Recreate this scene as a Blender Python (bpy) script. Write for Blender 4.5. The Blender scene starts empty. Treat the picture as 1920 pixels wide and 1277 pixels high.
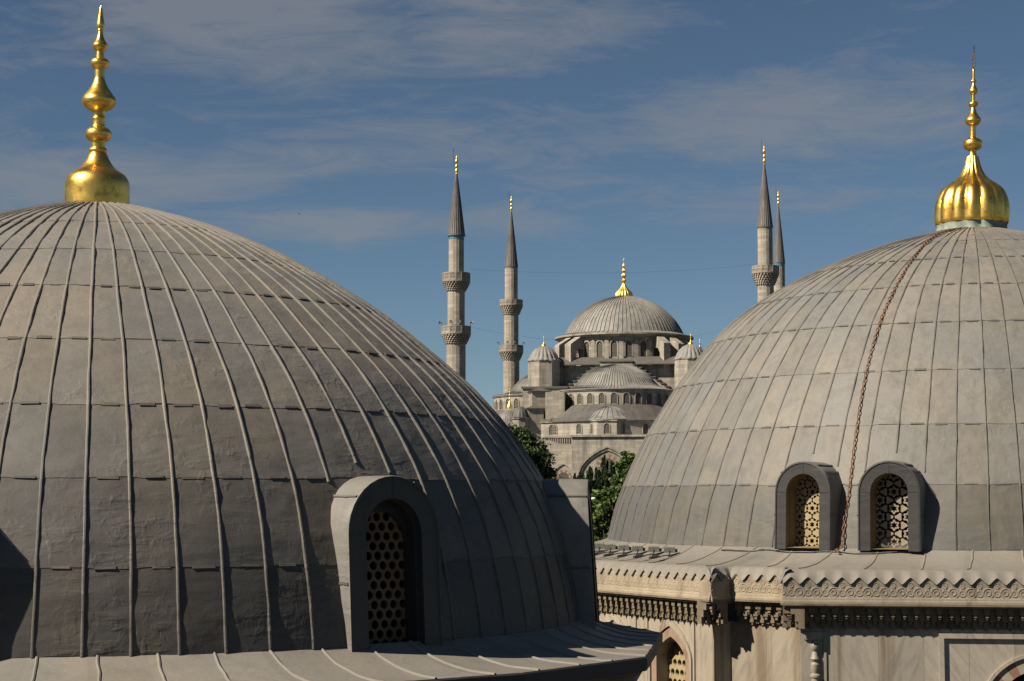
import bpy, math, random
from math import sin, cos, pi, radians, hypot, atan2, sqrt
from mathutils import Vector, noise as mnoise

sc = bpy.context.scene
col = sc.collection
random.seed(7)

# ------------------------------------------------------------------ camera
# eye level is z = 0 (an upper gallery), the ground lies 16 m below
cam_d = bpy.data.cameras.new('camera')
cam = bpy.data.objects.new('camera', cam_d)
col.objects.link(cam)
cam_d.sensor_width = 36.0
cam_d.lens = 63.75
cam_d.clip_start = 0.1
cam_d.clip_end = 9000
PITCH = math.atan(291.5 / 3400)
cam.location = (0, 0, 0)
cam.rotation_euler = (pi / 2 + PITCH, 0, 0)
sc.camera = cam

# ------------------------------------------------------------------ light
SUN_HEAD, SUN_EL = 243.5, 41.0
sun_d = bpy.data.lights.new('sun', 'SUN')
sun_d.energy = 5.0
sun_d.angle = radians(0.53)
sun_d.color = (1.0, 0.88, 0.70)
sun = bpy.data.objects.new('sun', sun_d)
col.objects.link(sun)
sv = Vector((sin(radians(SUN_HEAD)) * cos(radians(SUN_EL)), cos(radians(SUN_HEAD)) * cos(radians(SUN_EL)), sin(radians(SUN_EL))))
sun.rotation_euler = sv.to_track_quat('Z', 'Y').to_euler()

sc.view_settings.view_transform = 'Standard'
sc.view_settings.look = 'None'
sc.view_settings.exposure = 0.88
sc.view_settings.gamma = 1.0
sc.render.resolution_x = 1024
sc.render.resolution_y = 681
sc.cycles.max_bounces = 6
sc.cycles.use_denoising = True

# ------------------------------------------------------------------ node helpers
class G:
    def __init__(s, nt):
        s.nt = nt
    def n(s, typ, **kw):
        nd = s.nt.nodes.new(typ)
        for k, v in kw.items():
            if k == 'ins':
                for i, val in v.items():
                    s.set(nd.inputs[i], val)
            else:
                setattr(nd, k, v)
        return nd
    def set(s, inp, val):
        if isinstance(val, bpy.types.NodeSocket):
            s.nt.links.new(val, inp)
        elif isinstance(val, bpy.types.Node):
            s.nt.links.new(val.outputs[0], inp)
        else:
            if isinstance(val, tuple) and len(val) == 3 and inp.type == 'RGBA':
                val = (*val, 1)
            inp.default_value = val
    def math(s, op, a, b=0.0, c=0.0):
        nd = s.nt.nodes.new('ShaderNodeMath'); nd.operation = op
        s.set(nd.inputs[0], a); s.set(nd.inputs[1], b); s.set(nd.inputs[2], c)
        return nd.outputs[0]
    def ramp(s, fac, stops):
        nd = s.nt.nodes.new('ShaderNodeValToRGB')
        cr = nd.color_ramp
        while len(cr.elements) < len(stops):
            cr.elements.new(0.5)
        for e, (p, c) in zip(cr.elements, stops):
            e.position = p
            e.color = (*c, 1) if len(c) == 3 else c
        s.set(nd.inputs[0], fac)
        return nd.outputs[0]
    def mix(s, fac, a, b, mode='MIX'):
        nd = s.nt.nodes.new('ShaderNodeMix'); nd.data_type = 'RGBA'; nd.blend_type = mode
        s.set(nd.inputs[0], fac); s.set(nd.inputs[6], a); s.set(nd.inputs[7], b)
        return nd.outputs[2]
    def mapping(s, vec, scale=(1, 1, 1), loc=(0, 0, 0), rot=(0, 0, 0)):
        nd = s.nt.nodes.new('ShaderNodeMapping')
        s.set(nd.inputs[0], vec); nd.inputs['Location'].default_value = loc
        nd.inputs['Rotation'].default_value = rot; nd.inputs['Scale'].default_value = scale
        return nd.outputs[0]
    def noise(s, vec, scale, detail=3, rough=0.55, dist=0.0):
        nd = s.nt.nodes.new('ShaderNodeTexNoise')
        s.set(nd.inputs['Vector'], vec); nd.inputs['Scale'].default_value = scale
        nd.inputs['Detail'].default_value = detail; nd.inputs['Roughness'].default_value = rough
        nd.inputs['Distortion'].default_value = dist
        return nd.outputs['Fac']
    def pos(s):
        return s.n('ShaderNodeTexCoord').outputs['Object']

def new_mat(name):
    m = bpy.data.materials.new(name); m.use_nodes = True
    nt = m.node_tree; nt.nodes.clear()
    g = G(nt)
    out = g.n('ShaderNodeOutputMaterial')
    b = g.n('ShaderNodeBsdfPrincipled')
    nt.links.new(b.outputs[0], out.inputs[0])
    return m, g, b

def bump(g, b, height, strength=0.5, dist=0.02, prev=None):
    nd = g.n('ShaderNodeBump')
    nd.inputs['Strength'].default_value = strength
    nd.inputs['Distance'].default_value = dist
    g.set(nd.inputs['Height'], height)
    if prev is not None:
        g.set(nd.inputs['Normal'], prev)
    g.set(b.inputs['Normal'], nd.outputs[0])
    return nd.outputs[0]

# ------------------------------------------------------------------ world
w = bpy.data.worlds.new('World'); sc.world = w
w.use_nodes = True
nt = w.node_tree; nt.nodes.clear()
g = G(nt)
wo = g.n('ShaderNodeOutputWorld'); bg = g.n('ShaderNodeBackground')
nt.links.new(bg.outputs[0], wo.inputs[0])
sky = g.n('ShaderNodeTexSky')
sky.sky_type = 'NISHITA'; sky.sun_disc = False
sky.sun_elevation = radians(SUN_EL); sky.sun_rotation = radians(SUN_HEAD)
sky.altitude = 2500; sky.air_density = 0.9; sky.dust_density = 0.9; sky.ozone_density = 2.2
tc = g.n('ShaderNodeTexCoord')
sep = g.n('ShaderNodeSeparateXYZ'); g.set(sep.inputs[0], tc.outputs['Generated'])
az = g.math('ARCTAN2', sep.outputs[0], sep.outputs[1])          # heading, radians
el = g.math('ARCSINE', sep.outputs[2])                           # elevation, radians
cv = g.n('ShaderNodeCombineXYZ'); g.set(cv.inputs[0], az); g.set(cv.inputs[1], el)
v1 = g.mapping(cv.outputs[0], scale=(5.0, 22, 1), rot=(0, 0, radians(4)))
n1 = g.noise(v1, 1.0, 10, 0.62, 0.9)
v2 = g.mapping(cv.outputs[0], scale=(13, 62, 1), loc=(3.1, 1.7, 0), rot=(0, 0, radians(-14)))
n2 = g.noise(v2, 1.0, 12, 0.70, 1.6)
v3 = g.mapping(cv.outputs[0], scale=(3.0, 9, 1), loc=(7.3, 0.4, 0))
n3 = g.noise(v3, 1.0, 2, 0.5, 0.3)
def band(elc, wid, azc, azw):
    # a bank of cirrus centred on one elevation and heading
    a = g.math('DIVIDE', g.math('SUBTRACT', el, elc), wid)
    b_ = g.math('DIVIDE', g.math('SUBTRACT', az, azc), azw)
    d = g.math('ADD', g.math('MULTIPLY', a, a), g.math('MULTIPLY', b_, b_))
    return g.math('POWER', 2.718, g.math('MULTIPLY', d, -1.0))
mask = None
for e_, we, a_, wa, st in ((0.262, .036, -.16, .11, 1.0), (0.262, .030, .03, .10, 1.0), (0.207, .032, .17, .12, 1.0),
                           (0.172, .021, -.23, .11, 1.15), (0.150, .012, -.09, .12, .95), (0.151, .013, .00, .05, .85),
                           (0.160, .018, .14, .10, .75), (0.235, .02, -.26, .05, .5), (0.185, .045, 0.0, .30, .45)):
    k = g.math('MULTIPLY', band(e_, we, a_, wa), st)
    mask = k if mask is None else g.math('MAXIMUM', mask, k)
cl = g.math('ADD', g.math('MULTIPLY', n1, 0.85), g.math('MULTIPLY', n2, 0.65))
cl = g.math('ADD', cl, g.math('MULTIPLY', n3, 0.25))
cl = g.math('ADD', cl, g.math('MULTIPLY', mask, 0.42))
cl = g.math('MULTIPLY', g.math('SUBTRACT', cl, 0.985), 1.75)
cl = g.math('MINIMUM', g.math('MAXIMUM', cl, 0.0), 0.55)
hsv = g.n('ShaderNodeHueSaturation')
hsv.inputs['Saturation'].default_value = 1.0
hsv.inputs['Value'].default_value = 0.62
g.set(hsv.inputs['Color'], sky.outputs[0])
skyt = g.mix(1.0, hsv.outputs[0], (0.99, 1.05, 1.0), 'MULTIPLY')
skyc = g.mix(cl, skyt, (2.8, 2.85, 2.98))
g.set(bg.inputs['Color'], skyc)
bg.inputs['Strength'].default_value = 0.05

# ------------------------------------------------------------------ mesh helpers
class MB:
    def __init__(s):
        s.v = []; s.f = []; s.m = []; s.p = []; s.mi = 0; s.pv = 0.5
    def add(s, co):
        s.v.append((co[0], co[1], co[2])); return len(s.v) - 1
    def face(s, *ids):
        s.f.append(ids); s.m.append(s.mi); s.p.append(s.pv)
    def quadpts(s, *pts):
        s.face(*[s.add(p) for p in pts])
    def box(s, x0, x1, y0, y1, z0, z1, T=None):
        c = [(x, y, z) for z in (z0, z1) for y in (y0, y1) for x in (x0, x1)]
        if T: c = [T(*p) for p in c]
        i = [s.add(p) for p in c]
        for q in ((0, 2, 3, 1), (4, 5, 7, 6), (0, 1, 5, 4), (2, 6, 7, 3), (0, 4, 6, 2), (1, 3, 7, 5)):
            s.face(*[i[k] for k in q])
    def grid(s, rows, closed=False):
        ids = [[s.add(p) for p in r] for r in rows]
        for a, b in zip(ids, ids[1:]):
            n = len(a)
            for k in range(n if closed else n - 1):
                s.face(a[k], a[(k + 1) % n], b[(k + 1) % n], b[k])
        return ids
    def lathe(s, C, prof, n=32, lobes=0, amp=0.0, a0=0.0, a1=2 * pi, rot=0.0):
        closed = abs((a1 - a0) - 2 * pi) < 1e-6
        cnt = n if closed else n + 1
        rows = []
        for r, z in prof:
            row = []
            for k in range(cnt):
                t = a0 + (a1 - a0) * k / n + rot
                rr = r
                if lobes:
                    rr = r * (1 - amp + amp * abs(sin(lobes * (t - rot) / 2)))
                row.append((C[0] + rr * sin(t), C[1] + rr * cos(t), C[2] + z))
            rows.append(row)
        s.grid(rows, closed)
    def tube(s, pts, rad, n=6, cap=True):
        pts = [Vector(p) for p in pts]
        rows = []
        for i, p in enumerate(pts):
            d = (pts[min(i + 1, len(pts) - 1)] - pts[max(i - 1, 0)]).normalized()
            ref = Vector((0, 0, 1)) if abs(d.z) < 0.9 else Vector((1, 0, 0))
            a = d.cross(ref).normalized(); b = d.cross(a)
            r = rad[i] if isinstance(rad, (list, tuple)) else rad
            rows.append([tuple(p + (a * cos(2 * pi * k / n) + b * sin(2 * pi * k / n)) * r) for k in range(n)])
        ids = s.grid(rows, True)
        if cap:
            s.face(*ids[0]); s.face(*ids[-1][::-1])
    def prism(s, poly, T, w0, w1):
        a = [s.add(T(u, v, w1)) for u, v in poly]
        b = [s.add(T(u, v, w0)) for u, v in poly]
        s.face(*a); s.face(*b[::-1])
        n = len(poly)
        for k in range(n):
            s.face(a[k], b[k], b[(k + 1) % n], a[(k + 1) % n])
    def slab(s, field, u0, u1, v0, v1, nu, nv, w0, w1, T, relief=None, back=False):
        """plate with w in [w0, w1] kept where field(u, v) > 0; edges follow the zero line"""
        du = (u1 - u0) / nu; dv = (v1 - v0) / nv
        F = [[field(u0 + i * du, v0 + j * dv) for i in range(nu + 1)] for j in range(nv + 1)]
        cache = {}
        def vert(key, u, v):
            if key not in cache:
                ww = w1 + (relief(u, v) if relief else 0.0)
                cache[key] = s.add(T(u, v, ww))
                cache[('b', key)] = None
            return cache[key]
        pos = {}
        def bvert(key):
            k2 = ('b', key)
            if cache.get(k2) is None:
                u, v = pos[key]
                cache[k2] = s.add(T(u, v, w0))
            return cache[k2]
        for j in range(nv):
            for i in range(nu):
                cs = ((i, j), (i + 1, j), (i + 1, j + 1), (i, j + 1))
                fs = [F[b][a] for a, b in cs]
                if max(fs) <= 0: continue
                poly = []
                for k in range(4):
                    a, b = cs[k], cs[(k + 1) % 4]
                    fa, fb = fs[k], fs[(k + 1) % 4]
                    if fa > 0:
                        u, v = u0 + a[0] * du, v0 + a[1] * dv
                        pos[a] = (u, v); poly.append((a, False, vert(a, u, v)))
                    if (fa > 0) != (fb > 0):
                        t = fa / (fa - fb)
                        u = u0 + (a[0] + (b[0] - a[0]) * t) * du; v = v0 + (a[1] + (b[1] - a[1]) * t) * dv
                        key = (min(a, b), max(a, b)); pos[key] = (u, v)
                        poly.append((key, True, vert(key, u, v)))
                if len(poly) < 3: continue
                s.face(*[p[2] for p in poly])
                if back:
                    s.face(*[bvert(p[0]) for p in poly][::-1])
                n = len(poly)
                for k in range(n):
                    p, q = poly[k], poly[(k + 1) % n]
                    if p[1] and q[1] and (p[0] != q[0]):
                        s.face(p[2], bvert(p[0]), bvert(q[0]), q[2])
                    elif False:
                        pass
                # outer border of the sheet
                for k in range(n):
                    p, q = poly[k], poly[(k + 1) % n]
                    (ua, va), (ub, vb) = pos[p[0]], pos[q[0]]
                    e = 1e-6
                    if (abs(ua - u0) < e and abs(ub - u0) < e) or (abs(ua - u1) < e and abs(ub - u1) < e) or \
                       (abs(va - v0) < e and abs(vb - v0) < e) or (abs(va - v1) < e and abs(vb - v1) < e):
                        s.face(p[2], bvert(p[0]), bvert(q[0]), q[2])
    def build(s, name, mats, parent=None, smooth=False, angle=40):
        org = Vector((0, 0, 0))
        if parent is not None:
            r = parent
            while r.parent: r = r.parent
            org = r.location.copy()
        me = bpy.data.meshes.new(name)
        me.from_pydata([(a - org.x, b - org.y, c - org.z) for a, b, c in s.v], [], s.f)
        if not isinstance(mats, (list, tuple)): mats = [mats]
        for m in mats: me.materials.append(m)
        me.polygons.foreach_set('material_index', s.m)
        at = me.attributes.new('panel', 'FLOAT', 'FACE')
        at.data.foreach_set('value', s.p)
        if smooth:
            me.polygons.foreach_set('use_smooth', [True] * len(s.f))
            try:
                me.set_sharp_from_angle(angle=radians(angle))
            except Exception:
                pass
        me.update()
        o = bpy.data.objects.new(name, me)
        col.objects.link(o)
        if parent is not None: o.parent = parent
        return o

def empty(name, loc):
    o = bpy.data.objects.new(name, None); o.empty_display_size = 0.5
    o.location = loc; col.objects.link(o); return o

def tag(o, label=None, cat=None, group=None, kind=None):
    if label: o['label'] = label
    if cat: o['category'] = cat
    if group: o['group'] = group
    if kind: o['kind'] = kind
    return o

def frame(O, head):
    """u to the right as seen from outside, v up, w outwards along the compass heading"""
    h = radians(head); n = (sin(h), cos(h)); t = (-n[1], n[0])
    return lambda u, v, w: (O[0] + t[0] * u + n[0] * w, O[1] + t[1] * u + n[1] * w, O[2] + v)

def lerp_tab(tab, x):
    if x <= tab[0][0]: return tab[0][1]
    for (a, b), (c, d) in zip(tab, tab[1:]):
        if x <= c: return b + (d - b) * (x - a) / (c - a)
    return tab[-1][1]

def ns(x, y, z, f=1.0):
    return mnoise.noise(Vector((x * f, y * f, z * f)))

# ------------------------------------------------------------------ materials
KA = 0.43
def dim(c): return tuple(x * KA for x in c)
def lead(name, warm, cool, dirt, bump_s=0.5, streak=0.5, fine=1.0):
    warm, cool, dirt = dim(warm), dim(cool), dim(dirt)
    m, g, b = new_mat(name)
    p = g.pos()
    big = g.noise(p, 0.55 * fine, 4, 0.6, 0.4)
    c = g.ramp(big, [(0.33, cool), (0.53, warm), (0.80, tuple(x * 1.12 for x in warm))])
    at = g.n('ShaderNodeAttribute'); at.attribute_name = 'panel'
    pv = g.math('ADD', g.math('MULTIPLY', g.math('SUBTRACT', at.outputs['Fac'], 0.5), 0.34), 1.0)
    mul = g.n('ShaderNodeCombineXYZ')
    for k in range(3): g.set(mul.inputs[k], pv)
    hh = g.n('ShaderNodeTexWhiteNoise'); hh.noise_dimensions = '1D'; g.set(hh.inputs['W'], g.math('MULTIPLY', at.outputs['Fac'], 517.3))
    c = g.mix(g.math('MULTIPLY', g.math('MULTIPLY', hh.outputs['Value'], hh.outputs['Value']), 0.65), c, tuple(x * 1.08 for x in cool))
    pt_ = g.noise(p, 1.7 * fine, 6, 0.68, 0.3)
    c = g.mix(g.math('MULTIPLY', g.ramp(pt_, [(0.52, (0, 0, 0)), (0.66, (1, 1, 1))]), 0.5), c, tuple(x * 0.72 for x in cool))
    ws = g.noise(g.mapping(p, scale=(9, 9, 0.55), loc=(4, 2, 9)), 1.0 * fine, 6, 0.7, 0.2)
    c = g.mix(g.math('MULTIPLY', g.ramp(ws, [(0.58, (0, 0, 0)), (0.70, (1, 1, 1))]), 0.45), c, tuple(min(1, x * 1.45) for x in cool))
    # rain streaks running down the sheets
    st = g.noise(g.mapping(p, scale=(5.5, 5.5, 0.42)), 1.0 * fine, 4, 0.62, 0.2)
    sf = g.ramp(st, [(0.46, (0, 0, 0)), (0.72, (1, 1, 1))])
    c = g.mix(g.math('MULTIPLY', sf, streak), c, dirt)
    sp = g.noise(p, 24 * fine, 3, 0.7)
    c = g.mix(0.18, c, g.ramp(sp, [(0.3, tuple(x * 0.72 for x in warm)), (0.7, tuple(x * 1.2 for x in warm))]))
    # pale oxide scratches
    sc_ = g.noise(g.mapping(p, scale=(3, 3, 11)), 1.6 * fine, 5, 0.7, 0.6)
    c = g.mix(g.math('MULTIPLY', g.ramp(sc_, [(0.64, (0, 0, 0)), (0.74, (1, 1, 1))]), 0.35), c, tuple(min(1, x * 1.5) for x in warm))
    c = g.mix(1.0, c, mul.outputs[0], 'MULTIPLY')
    g.set(b.inputs['Base Color'], c)
    b.inputs['Roughness'].default_value = 0.62
    b.inputs['Specular IOR Level'].default_value = 0.35
    w1 = g.noise(g.mapping(p, scale=(1.2, 1.2, 2.8)), 1.0 * fine, 2, 0.45, 0.2)
    cr1 = g.noise(g.mapping(p, scale=(2.8, 2.8, 8.5)), 1.0 * fine, 3, 0.5, 0.15)
    cr2 = g.noise(g.mapping(p, scale=(4.5, 4.5, 3.0), loc=(5, 1, 2)), 1.6 * fine, 2, 0.5, 0.25)
    mk = g.ramp(g.noise(p, 0.8 * fine, 3, 0.6), [(0.40, (0.15, 0.15, 0.15)), (0.62, (1, 1, 1))])
    cre = g.math('ADD', g.ramp(cr1, [(0.50, (0, 0, 0)), (0.70, (1, 1, 1))]), g.math('MULTIPLY', g.ramp(cr2, [(0.52, (0, 0, 0)), (0.66, (1, 1, 1))]), 0.55))
    w3 = g.noise(p, 30 * fine, 2, 0.5)
    h = g.math('ADD', g.math('ADD', g.math('MULTIPLY', w1, 0.9), g.math('MULTIPLY', g.math('MULTIPLY', cre, mk), 0.17)), g.math('MULTIPLY', w3, 0.035))
    bump(g, b, h, bump_s, 0.075 / fine)
    return m

M = {}
M['lead_near'] = lead('lead_near', (0.325, 0.292, 0.250), (0.248, 0.253, 0.264), (0.20, 0.182, 0.158), 0.55, 0.40)
M['lead_right'] = lead('lead_right', (0.345, 0.319, 0.280), (0.268, 0.277, 0.290), (0.205, 0.192, 0.172), 0.42, 0.65)
M['lead_eave'] = lead('lead_eave', (0.41, 0.372, 0.312), (0.33, 0.325, 0.315), (0.27, 0.245, 0.21), 0.22, 0.30)
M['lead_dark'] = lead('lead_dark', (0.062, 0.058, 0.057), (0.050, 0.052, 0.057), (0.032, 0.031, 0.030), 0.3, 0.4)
M['lead_hood'] = lead('lead_hood', (0.37, 0.34, 0.30), (0.28, 0.284, 0.292), (0.24, 0.22, 0.19), 0.5, 0.5)
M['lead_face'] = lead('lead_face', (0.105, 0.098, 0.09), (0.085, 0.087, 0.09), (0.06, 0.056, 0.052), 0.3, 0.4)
M['lead_far'] = lead('lead_far', (0.48, 0.46, 0.425), (0.37, 0.37, 0.368), (0.17, 0.166, 0.158), 0.25, 0.75, 0.16)
M['lead_far_dark'] = lead('lead_far_dark', (0.215, 0.20, 0.18), (0.15, 0.148, 0.145), (0.09, 0.087, 0.082), 0.25, 0.6, 0.15)
M['lead_spire'] = lead('lead_spire', (0.30, 0.285, 0.275), (0.235, 0.238, 0.245), (0.17, 0.163, 0.155), 0.15, 0.5, 0.2)

def gold(name, base=(0.80, 0.50, 0.11), rough=0.33):
    m, g, b = new_mat(name)
    p = g.pos()
    n = g.noise(p, 5, 5, 0.65, 0.5)
    c = g.ramp(n, [(0.28, tuple(x * 0.42 for x in base)), (0.47, base), (0.8, (min(1, base[0] * 1.15), base[1] * 1.2, base[2] * 1.5))])
    g.set(b.inputs['Base Color'], c)
    b.inputs['Metallic'].default_value = 1.0
    g.set(b.inputs['Roughness'], g.math('ADD', g.math('MULTIPLY', g.noise(p, 9, 4, 0.7), 0.26), rough - 0.12))
    bump(g, b, g.noise(p, 11, 3, 0.6), 0.18, 0.02)
    return m
M['gold'] = gold('gold')
M['gold_far'] = gold('gold_far', (0.86, 0.56, 0.13), 0.40)

def stone(name, base, dark, scale=1.0, blocks=None, stain=0.6, bump_s=0.3, rust=None):
    base, dark = dim(base), dim(dark)
    rust = dim(rust) if rust else None
    m, g, b = new_mat(name)
    p = g.pos()
    n = g.noise(p, 0.9 * scale, 5, 0.62, 0.6)
    c = g.ramp(n, [(0.25, tuple(x * 0.78 for x in base)), (0.5, base), (0.8, tuple(min(1, x * 1.15) for x in base))])
    h = g.noise(p, 9 * scale, 4, 0.65)
    if blocks:
        sp = g.n('ShaderNodeSeparateXYZ'); g.set(sp.inputs[0], p)
        cb = g.n('ShaderNodeCombineXYZ')
        g.set(cb.inputs[0], g.math('ADD', g.math('MULTIPLY', sp.outputs[0], 0.93), g.math('MULTIPLY', sp.outputs[1], 0.71)))
        g.set(cb.inputs[1], sp.outputs[2])
        br = g.n('ShaderNodeTexBrick')
        g.set(br.inputs['Vector'], cb.outputs[0])
        br.inputs['Color1'].default_value = (0.62, 0.62, 0.62, 1)
        br.inputs['Color2'].default_value = (1.0, 1.0, 1.0, 1)
        br.inputs['Mortar'].default_value = (0.48, 0.46, 0.43, 1)
        br.inputs['Scale'].default_value = 1.0
        br.inputs['Brick Width'].default_value = blocks[0]
        br.inputs['Row Height'].default_value = blocks[1]
        br.inputs['Mortar Size'].default_value = blocks[2]
        c = g.mix(0.75, c, g.mix(1.0, c, br.outputs['Color'], 'MULTIPLY'))
    st = g.noise(g.mapping(p, scale=(1.6 * scale, 1.6 * scale, 0.22 * scale)), 1.0, 5, 0.65, 0.3)
    c = g.mix(g.math('MULTIPLY', g.ramp(st, [(0.47, (0, 0, 0)), (0.70, (1, 1, 1))]), stain), c, dark)
    if rust:
        rs = g.noise(g.mapping(p, scale=(2.3 * scale, 2.3 * scale, 0.10 * scale), loc=(3, 8, 0)), 1.0, 3, 0.6, 0.25)
        c = g.mix(g.math('MULTIPLY', g.ramp(rs, [(0.60, (0, 0, 0)), (0.70, (1, 1, 1))]), 0.6), c, rust)
    g.set(b.inputs['Base Color'], c)
    b.inputs['Roughness'].default_value = 0.8
    b.inputs['Specular IOR Level'].default_value = 0.25
    bump(g, b, h, bump_s, 0.03 / scale)
    return m
M['stone_far'] = stone('stone_far', (0.74, 0.685, 0.59), (0.20, 0.182, 0.158), 0.35, (1.7, 0.62, 0.02), 0.78)
M['stone_minaret'] = stone('stone_minaret', (0.74, 0.665, 0.565), (0.31, 0.28, 0.24), 0.35, (1.3, 0.62, 0.02), 0.5)
M['stone_carved'] = stone('stone_carved', (0.61, 0.52, 0.395), (0.26, 0.18, 0.11), 1.6, None, 0.6, 0.35, (0.20, 0.115, 0.055))
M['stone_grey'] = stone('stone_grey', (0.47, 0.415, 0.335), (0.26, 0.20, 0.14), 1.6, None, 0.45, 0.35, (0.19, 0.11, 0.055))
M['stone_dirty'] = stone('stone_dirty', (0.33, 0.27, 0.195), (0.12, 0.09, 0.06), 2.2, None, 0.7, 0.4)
M['stone_near'] = stone('stone_near', (0.30, 0.255, 0.20), (0.14, 0.115, 0.09), 1.0, (0.9, 0.38, 0.012), 0.6)
M['mottled_stone'] = stone('mottled_stone', (0.52, 0.39, 0.29), (0.33, 0.17, 0.11), 5.0, None, 0.85, 0.3)
M['reveal'] = stone('reveal', (0.40, 0.29, 0.155), (0.14, 0.085, 0.045), 3.0, None, 0.7)
M['grille_cream'] = stone('grille_cream', (0.62, 0.50, 0.29), (0.42, 0.31, 0.17), 4.0, None, 0.35, 0.2)
M['grille_white'] = stone('grille_white', (0.55, 0.47, 0.37), (0.24, 0.19, 0.14), 4.0, None, 0.45, 0.2)
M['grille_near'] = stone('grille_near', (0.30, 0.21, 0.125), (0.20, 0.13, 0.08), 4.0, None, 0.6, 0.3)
M['white_stone'] = stone('white_stone', (0.56, 0.49, 0.39), (0.33, 0.26, 0.19), 2.5, None, 0.4)
M['red_stone'] = stone('red_stone', (0.42, 0.24, 0.165), (0.26, 0.14, 0.09), 2.5, None, 0.4)

def marble(name, base, vein, rust):
    m, g, b = new_mat(name)
    p = g.pos()
    base, vein, rust = dim(base), dim(vein), dim(rust)
    # slabs of veined marble: each slab tilts its veins another way
    sp = g.n('ShaderNodeSeparateXYZ'); g.set(sp.inputs[0], p)
    hx = g.math('ADD', g.math('MULTIPLY', sp.outputs[0], 0.97), g.math('MULTIPLY', sp.outputs[1], -0.55))
    slab_id = g.math('FLOOR', g.math('DIVIDE', hx, 0.86))
    sl = g.n('ShaderNodeTexWhiteNoise'); sl.noise_dimensions = '1D'; g.set(sl.inputs['W'], slab_id)
    tilt = g.math('SUBTRACT', g.math('MULTIPLY', sl.outputs['Value'], 1.5), 0.55)
    cb = g.n('ShaderNodeCombineXYZ')
    g.set(cb.inputs[0], g.math('ADD', hx, g.math('MULTIPLY', sp.outputs[2], tilt)))
    g.set(cb.inputs[1], g.math('MULTIPLY', sp.outputs[2], 0.22))
    g.set(cb.inputs[2], g.math('MULTIPLY', slab_id, 3.7))
    n = g.noise(cb.outputs[0], 5.0, 6, 0.68, 0.7)
    c = g.ramp(n, [(0.30, vein), (0.50, base), (0.72, tuple(min(1, x * 1.15) for x in base))])
    tn = g.math('ADD', g.math('MULTIPLY', sl.outputs['Value'], 0.22), 0.88)
    mu = g.n('ShaderNodeCombineXYZ')
    for k in range(3): g.set(mu.inputs[k], tn)
    c = g.mix(1.0, c, mu.outputs[0], 'MULTIPLY')
    # open joints between slabs
    fr = g.math('FRACT', g.math('DIVIDE', hx, 0.86))
    jo = g.math('LESS_THAN', fr, 0.016)
    c = g.mix(g.math('MULTIPLY', jo, 0.65), c, (0.12, 0.09, 0.06))
    rs = g.noise(g.mapping(p, scale=(3.0, 3.0, 0.12)), 1.0, 4, 0.6, 0.25)
    c = g.mix(g.math('MULTIPLY', g.ramp(rs, [(0.54, (0, 0, 0)), (0.66, (1, 1, 1))]), 0.7), c, rust)
    g.set(b.inputs['Base Color'], c)
    b.inputs['Roughness'].default_value = 0.55
    bump(g, b, g.noise(p, 14, 4, 0.6), 0.12, 0.02)
    return m
M['marble'] = marble('marble', (0.60, 0.525, 0.42), (0.42, 0.36, 0.285), (0.25, 0.165, 0.095))
M['marble_grey'] = marble('marble_grey', (0.54, 0.495, 0.425), (0.37, 0.34, 0.30), (0.22, 0.145, 0.085))

def plain(name, c, rough=0.6, metal=0.0, var=0.25, scale=8):
    m, g, b = new_mat(name)
    n = g.noise(g.pos(), scale, 4, 0.6)
    g.set(b.inputs['Base Color'], g.ramp(n, [(0.3, tuple(x * (1 - var) for x in c)), (0.7, tuple(min(1, x * (1 + var)) for x in c))]))
    b.inputs['Roughness'].default_value = rough; b.inputs['Metallic'].default_value = metal
    return m
M['rust'] = plain('rust', (0.155, 0.078, 0.040), 0.75, 0.2, 0.4, 30)
M['bronze'] = plain('bronze', (0.13, 0.095, 0.06), 0.6, 0.5)
M['rubber'] = plain('rubber', (0.018, 0.018, 0.02), 0.5)
M['lamp_green'] = plain('lamp_green', (0.14, 0.15, 0.125), 0.45, 0.3)
M['lamp_glass'] = plain('lamp_glass', (0.05, 0.06, 0.065), 0.1)
M['dark_metal'] = plain('dark_metal', (0.07, 0.07, 0.075), 0.5, 0.6)
M['white_paint'] = plain('white_paint', (0.75, 0.75, 0.73), 0.4, 0.0, 0.05)
M['verdigris'] = plain('verdigris', (0.17, 0.20, 0.165), 0.75, 0.0, 0.35, 5)
M['tile_blue'] = plain('tile_blue', (0.05, 0.20, 0.30), 0.35, 0.0, 0.5, 2.5)
M['bird_dark'] = plain('bird_dark', (0.02, 0.02, 0.022), 0.8)
M['void'] = plain('void', (0.015, 0.014, 0.013), 0.9)
M['bark'] = plain('bark', (0.09, 0.065, 0.045), 0.9, 0, 0.4, 4)
M['ground'] = plain('ground', (0.05, 0.05, 0.035), 0.95, 0, 0.5, 0.08)

def lattice(name, solid, hole, cell):
    m, g, b = new_mat(name)
    p = g.pos()
    sp = g.n('ShaderNodeSeparateXYZ'); g.set(sp.inputs[0], p)
    hx = g.math('ADD', g.math('MULTIPLY', sp.outputs[0], 0.9), g.math('MULTIPLY', sp.outputs[1], 0.75))
    row = g.math('FLOOR', g.math('DIVIDE', sp.outputs[2], cell * 0.87))
    sh = g.math('MULTIPLY', g.math('MODULO', row, 2.0), 0.5)
    fx = g.math('SUBTRACT', g.math('FRACT', g.math('ADD', g.math('DIVIDE', hx, cell), sh)), 0.5)
    fy = g.math('SUBTRACT', g.math('FRACT', g.math('DIVIDE', sp.outputs[2], cell * 0.87)), 0.5)
    d = g.math('SQRT', g.math('ADD', g.math('MULTIPLY', fx, fx), g.math('MULTIPLY', fy, fy)))
    c = g.mix(g.math('GREATER_THAN', d, 0.34), hole, solid)
    g.set(b.inputs['Base Color'], c); b.inputs['Roughness'].default_value = 0.7
    return m
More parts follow.
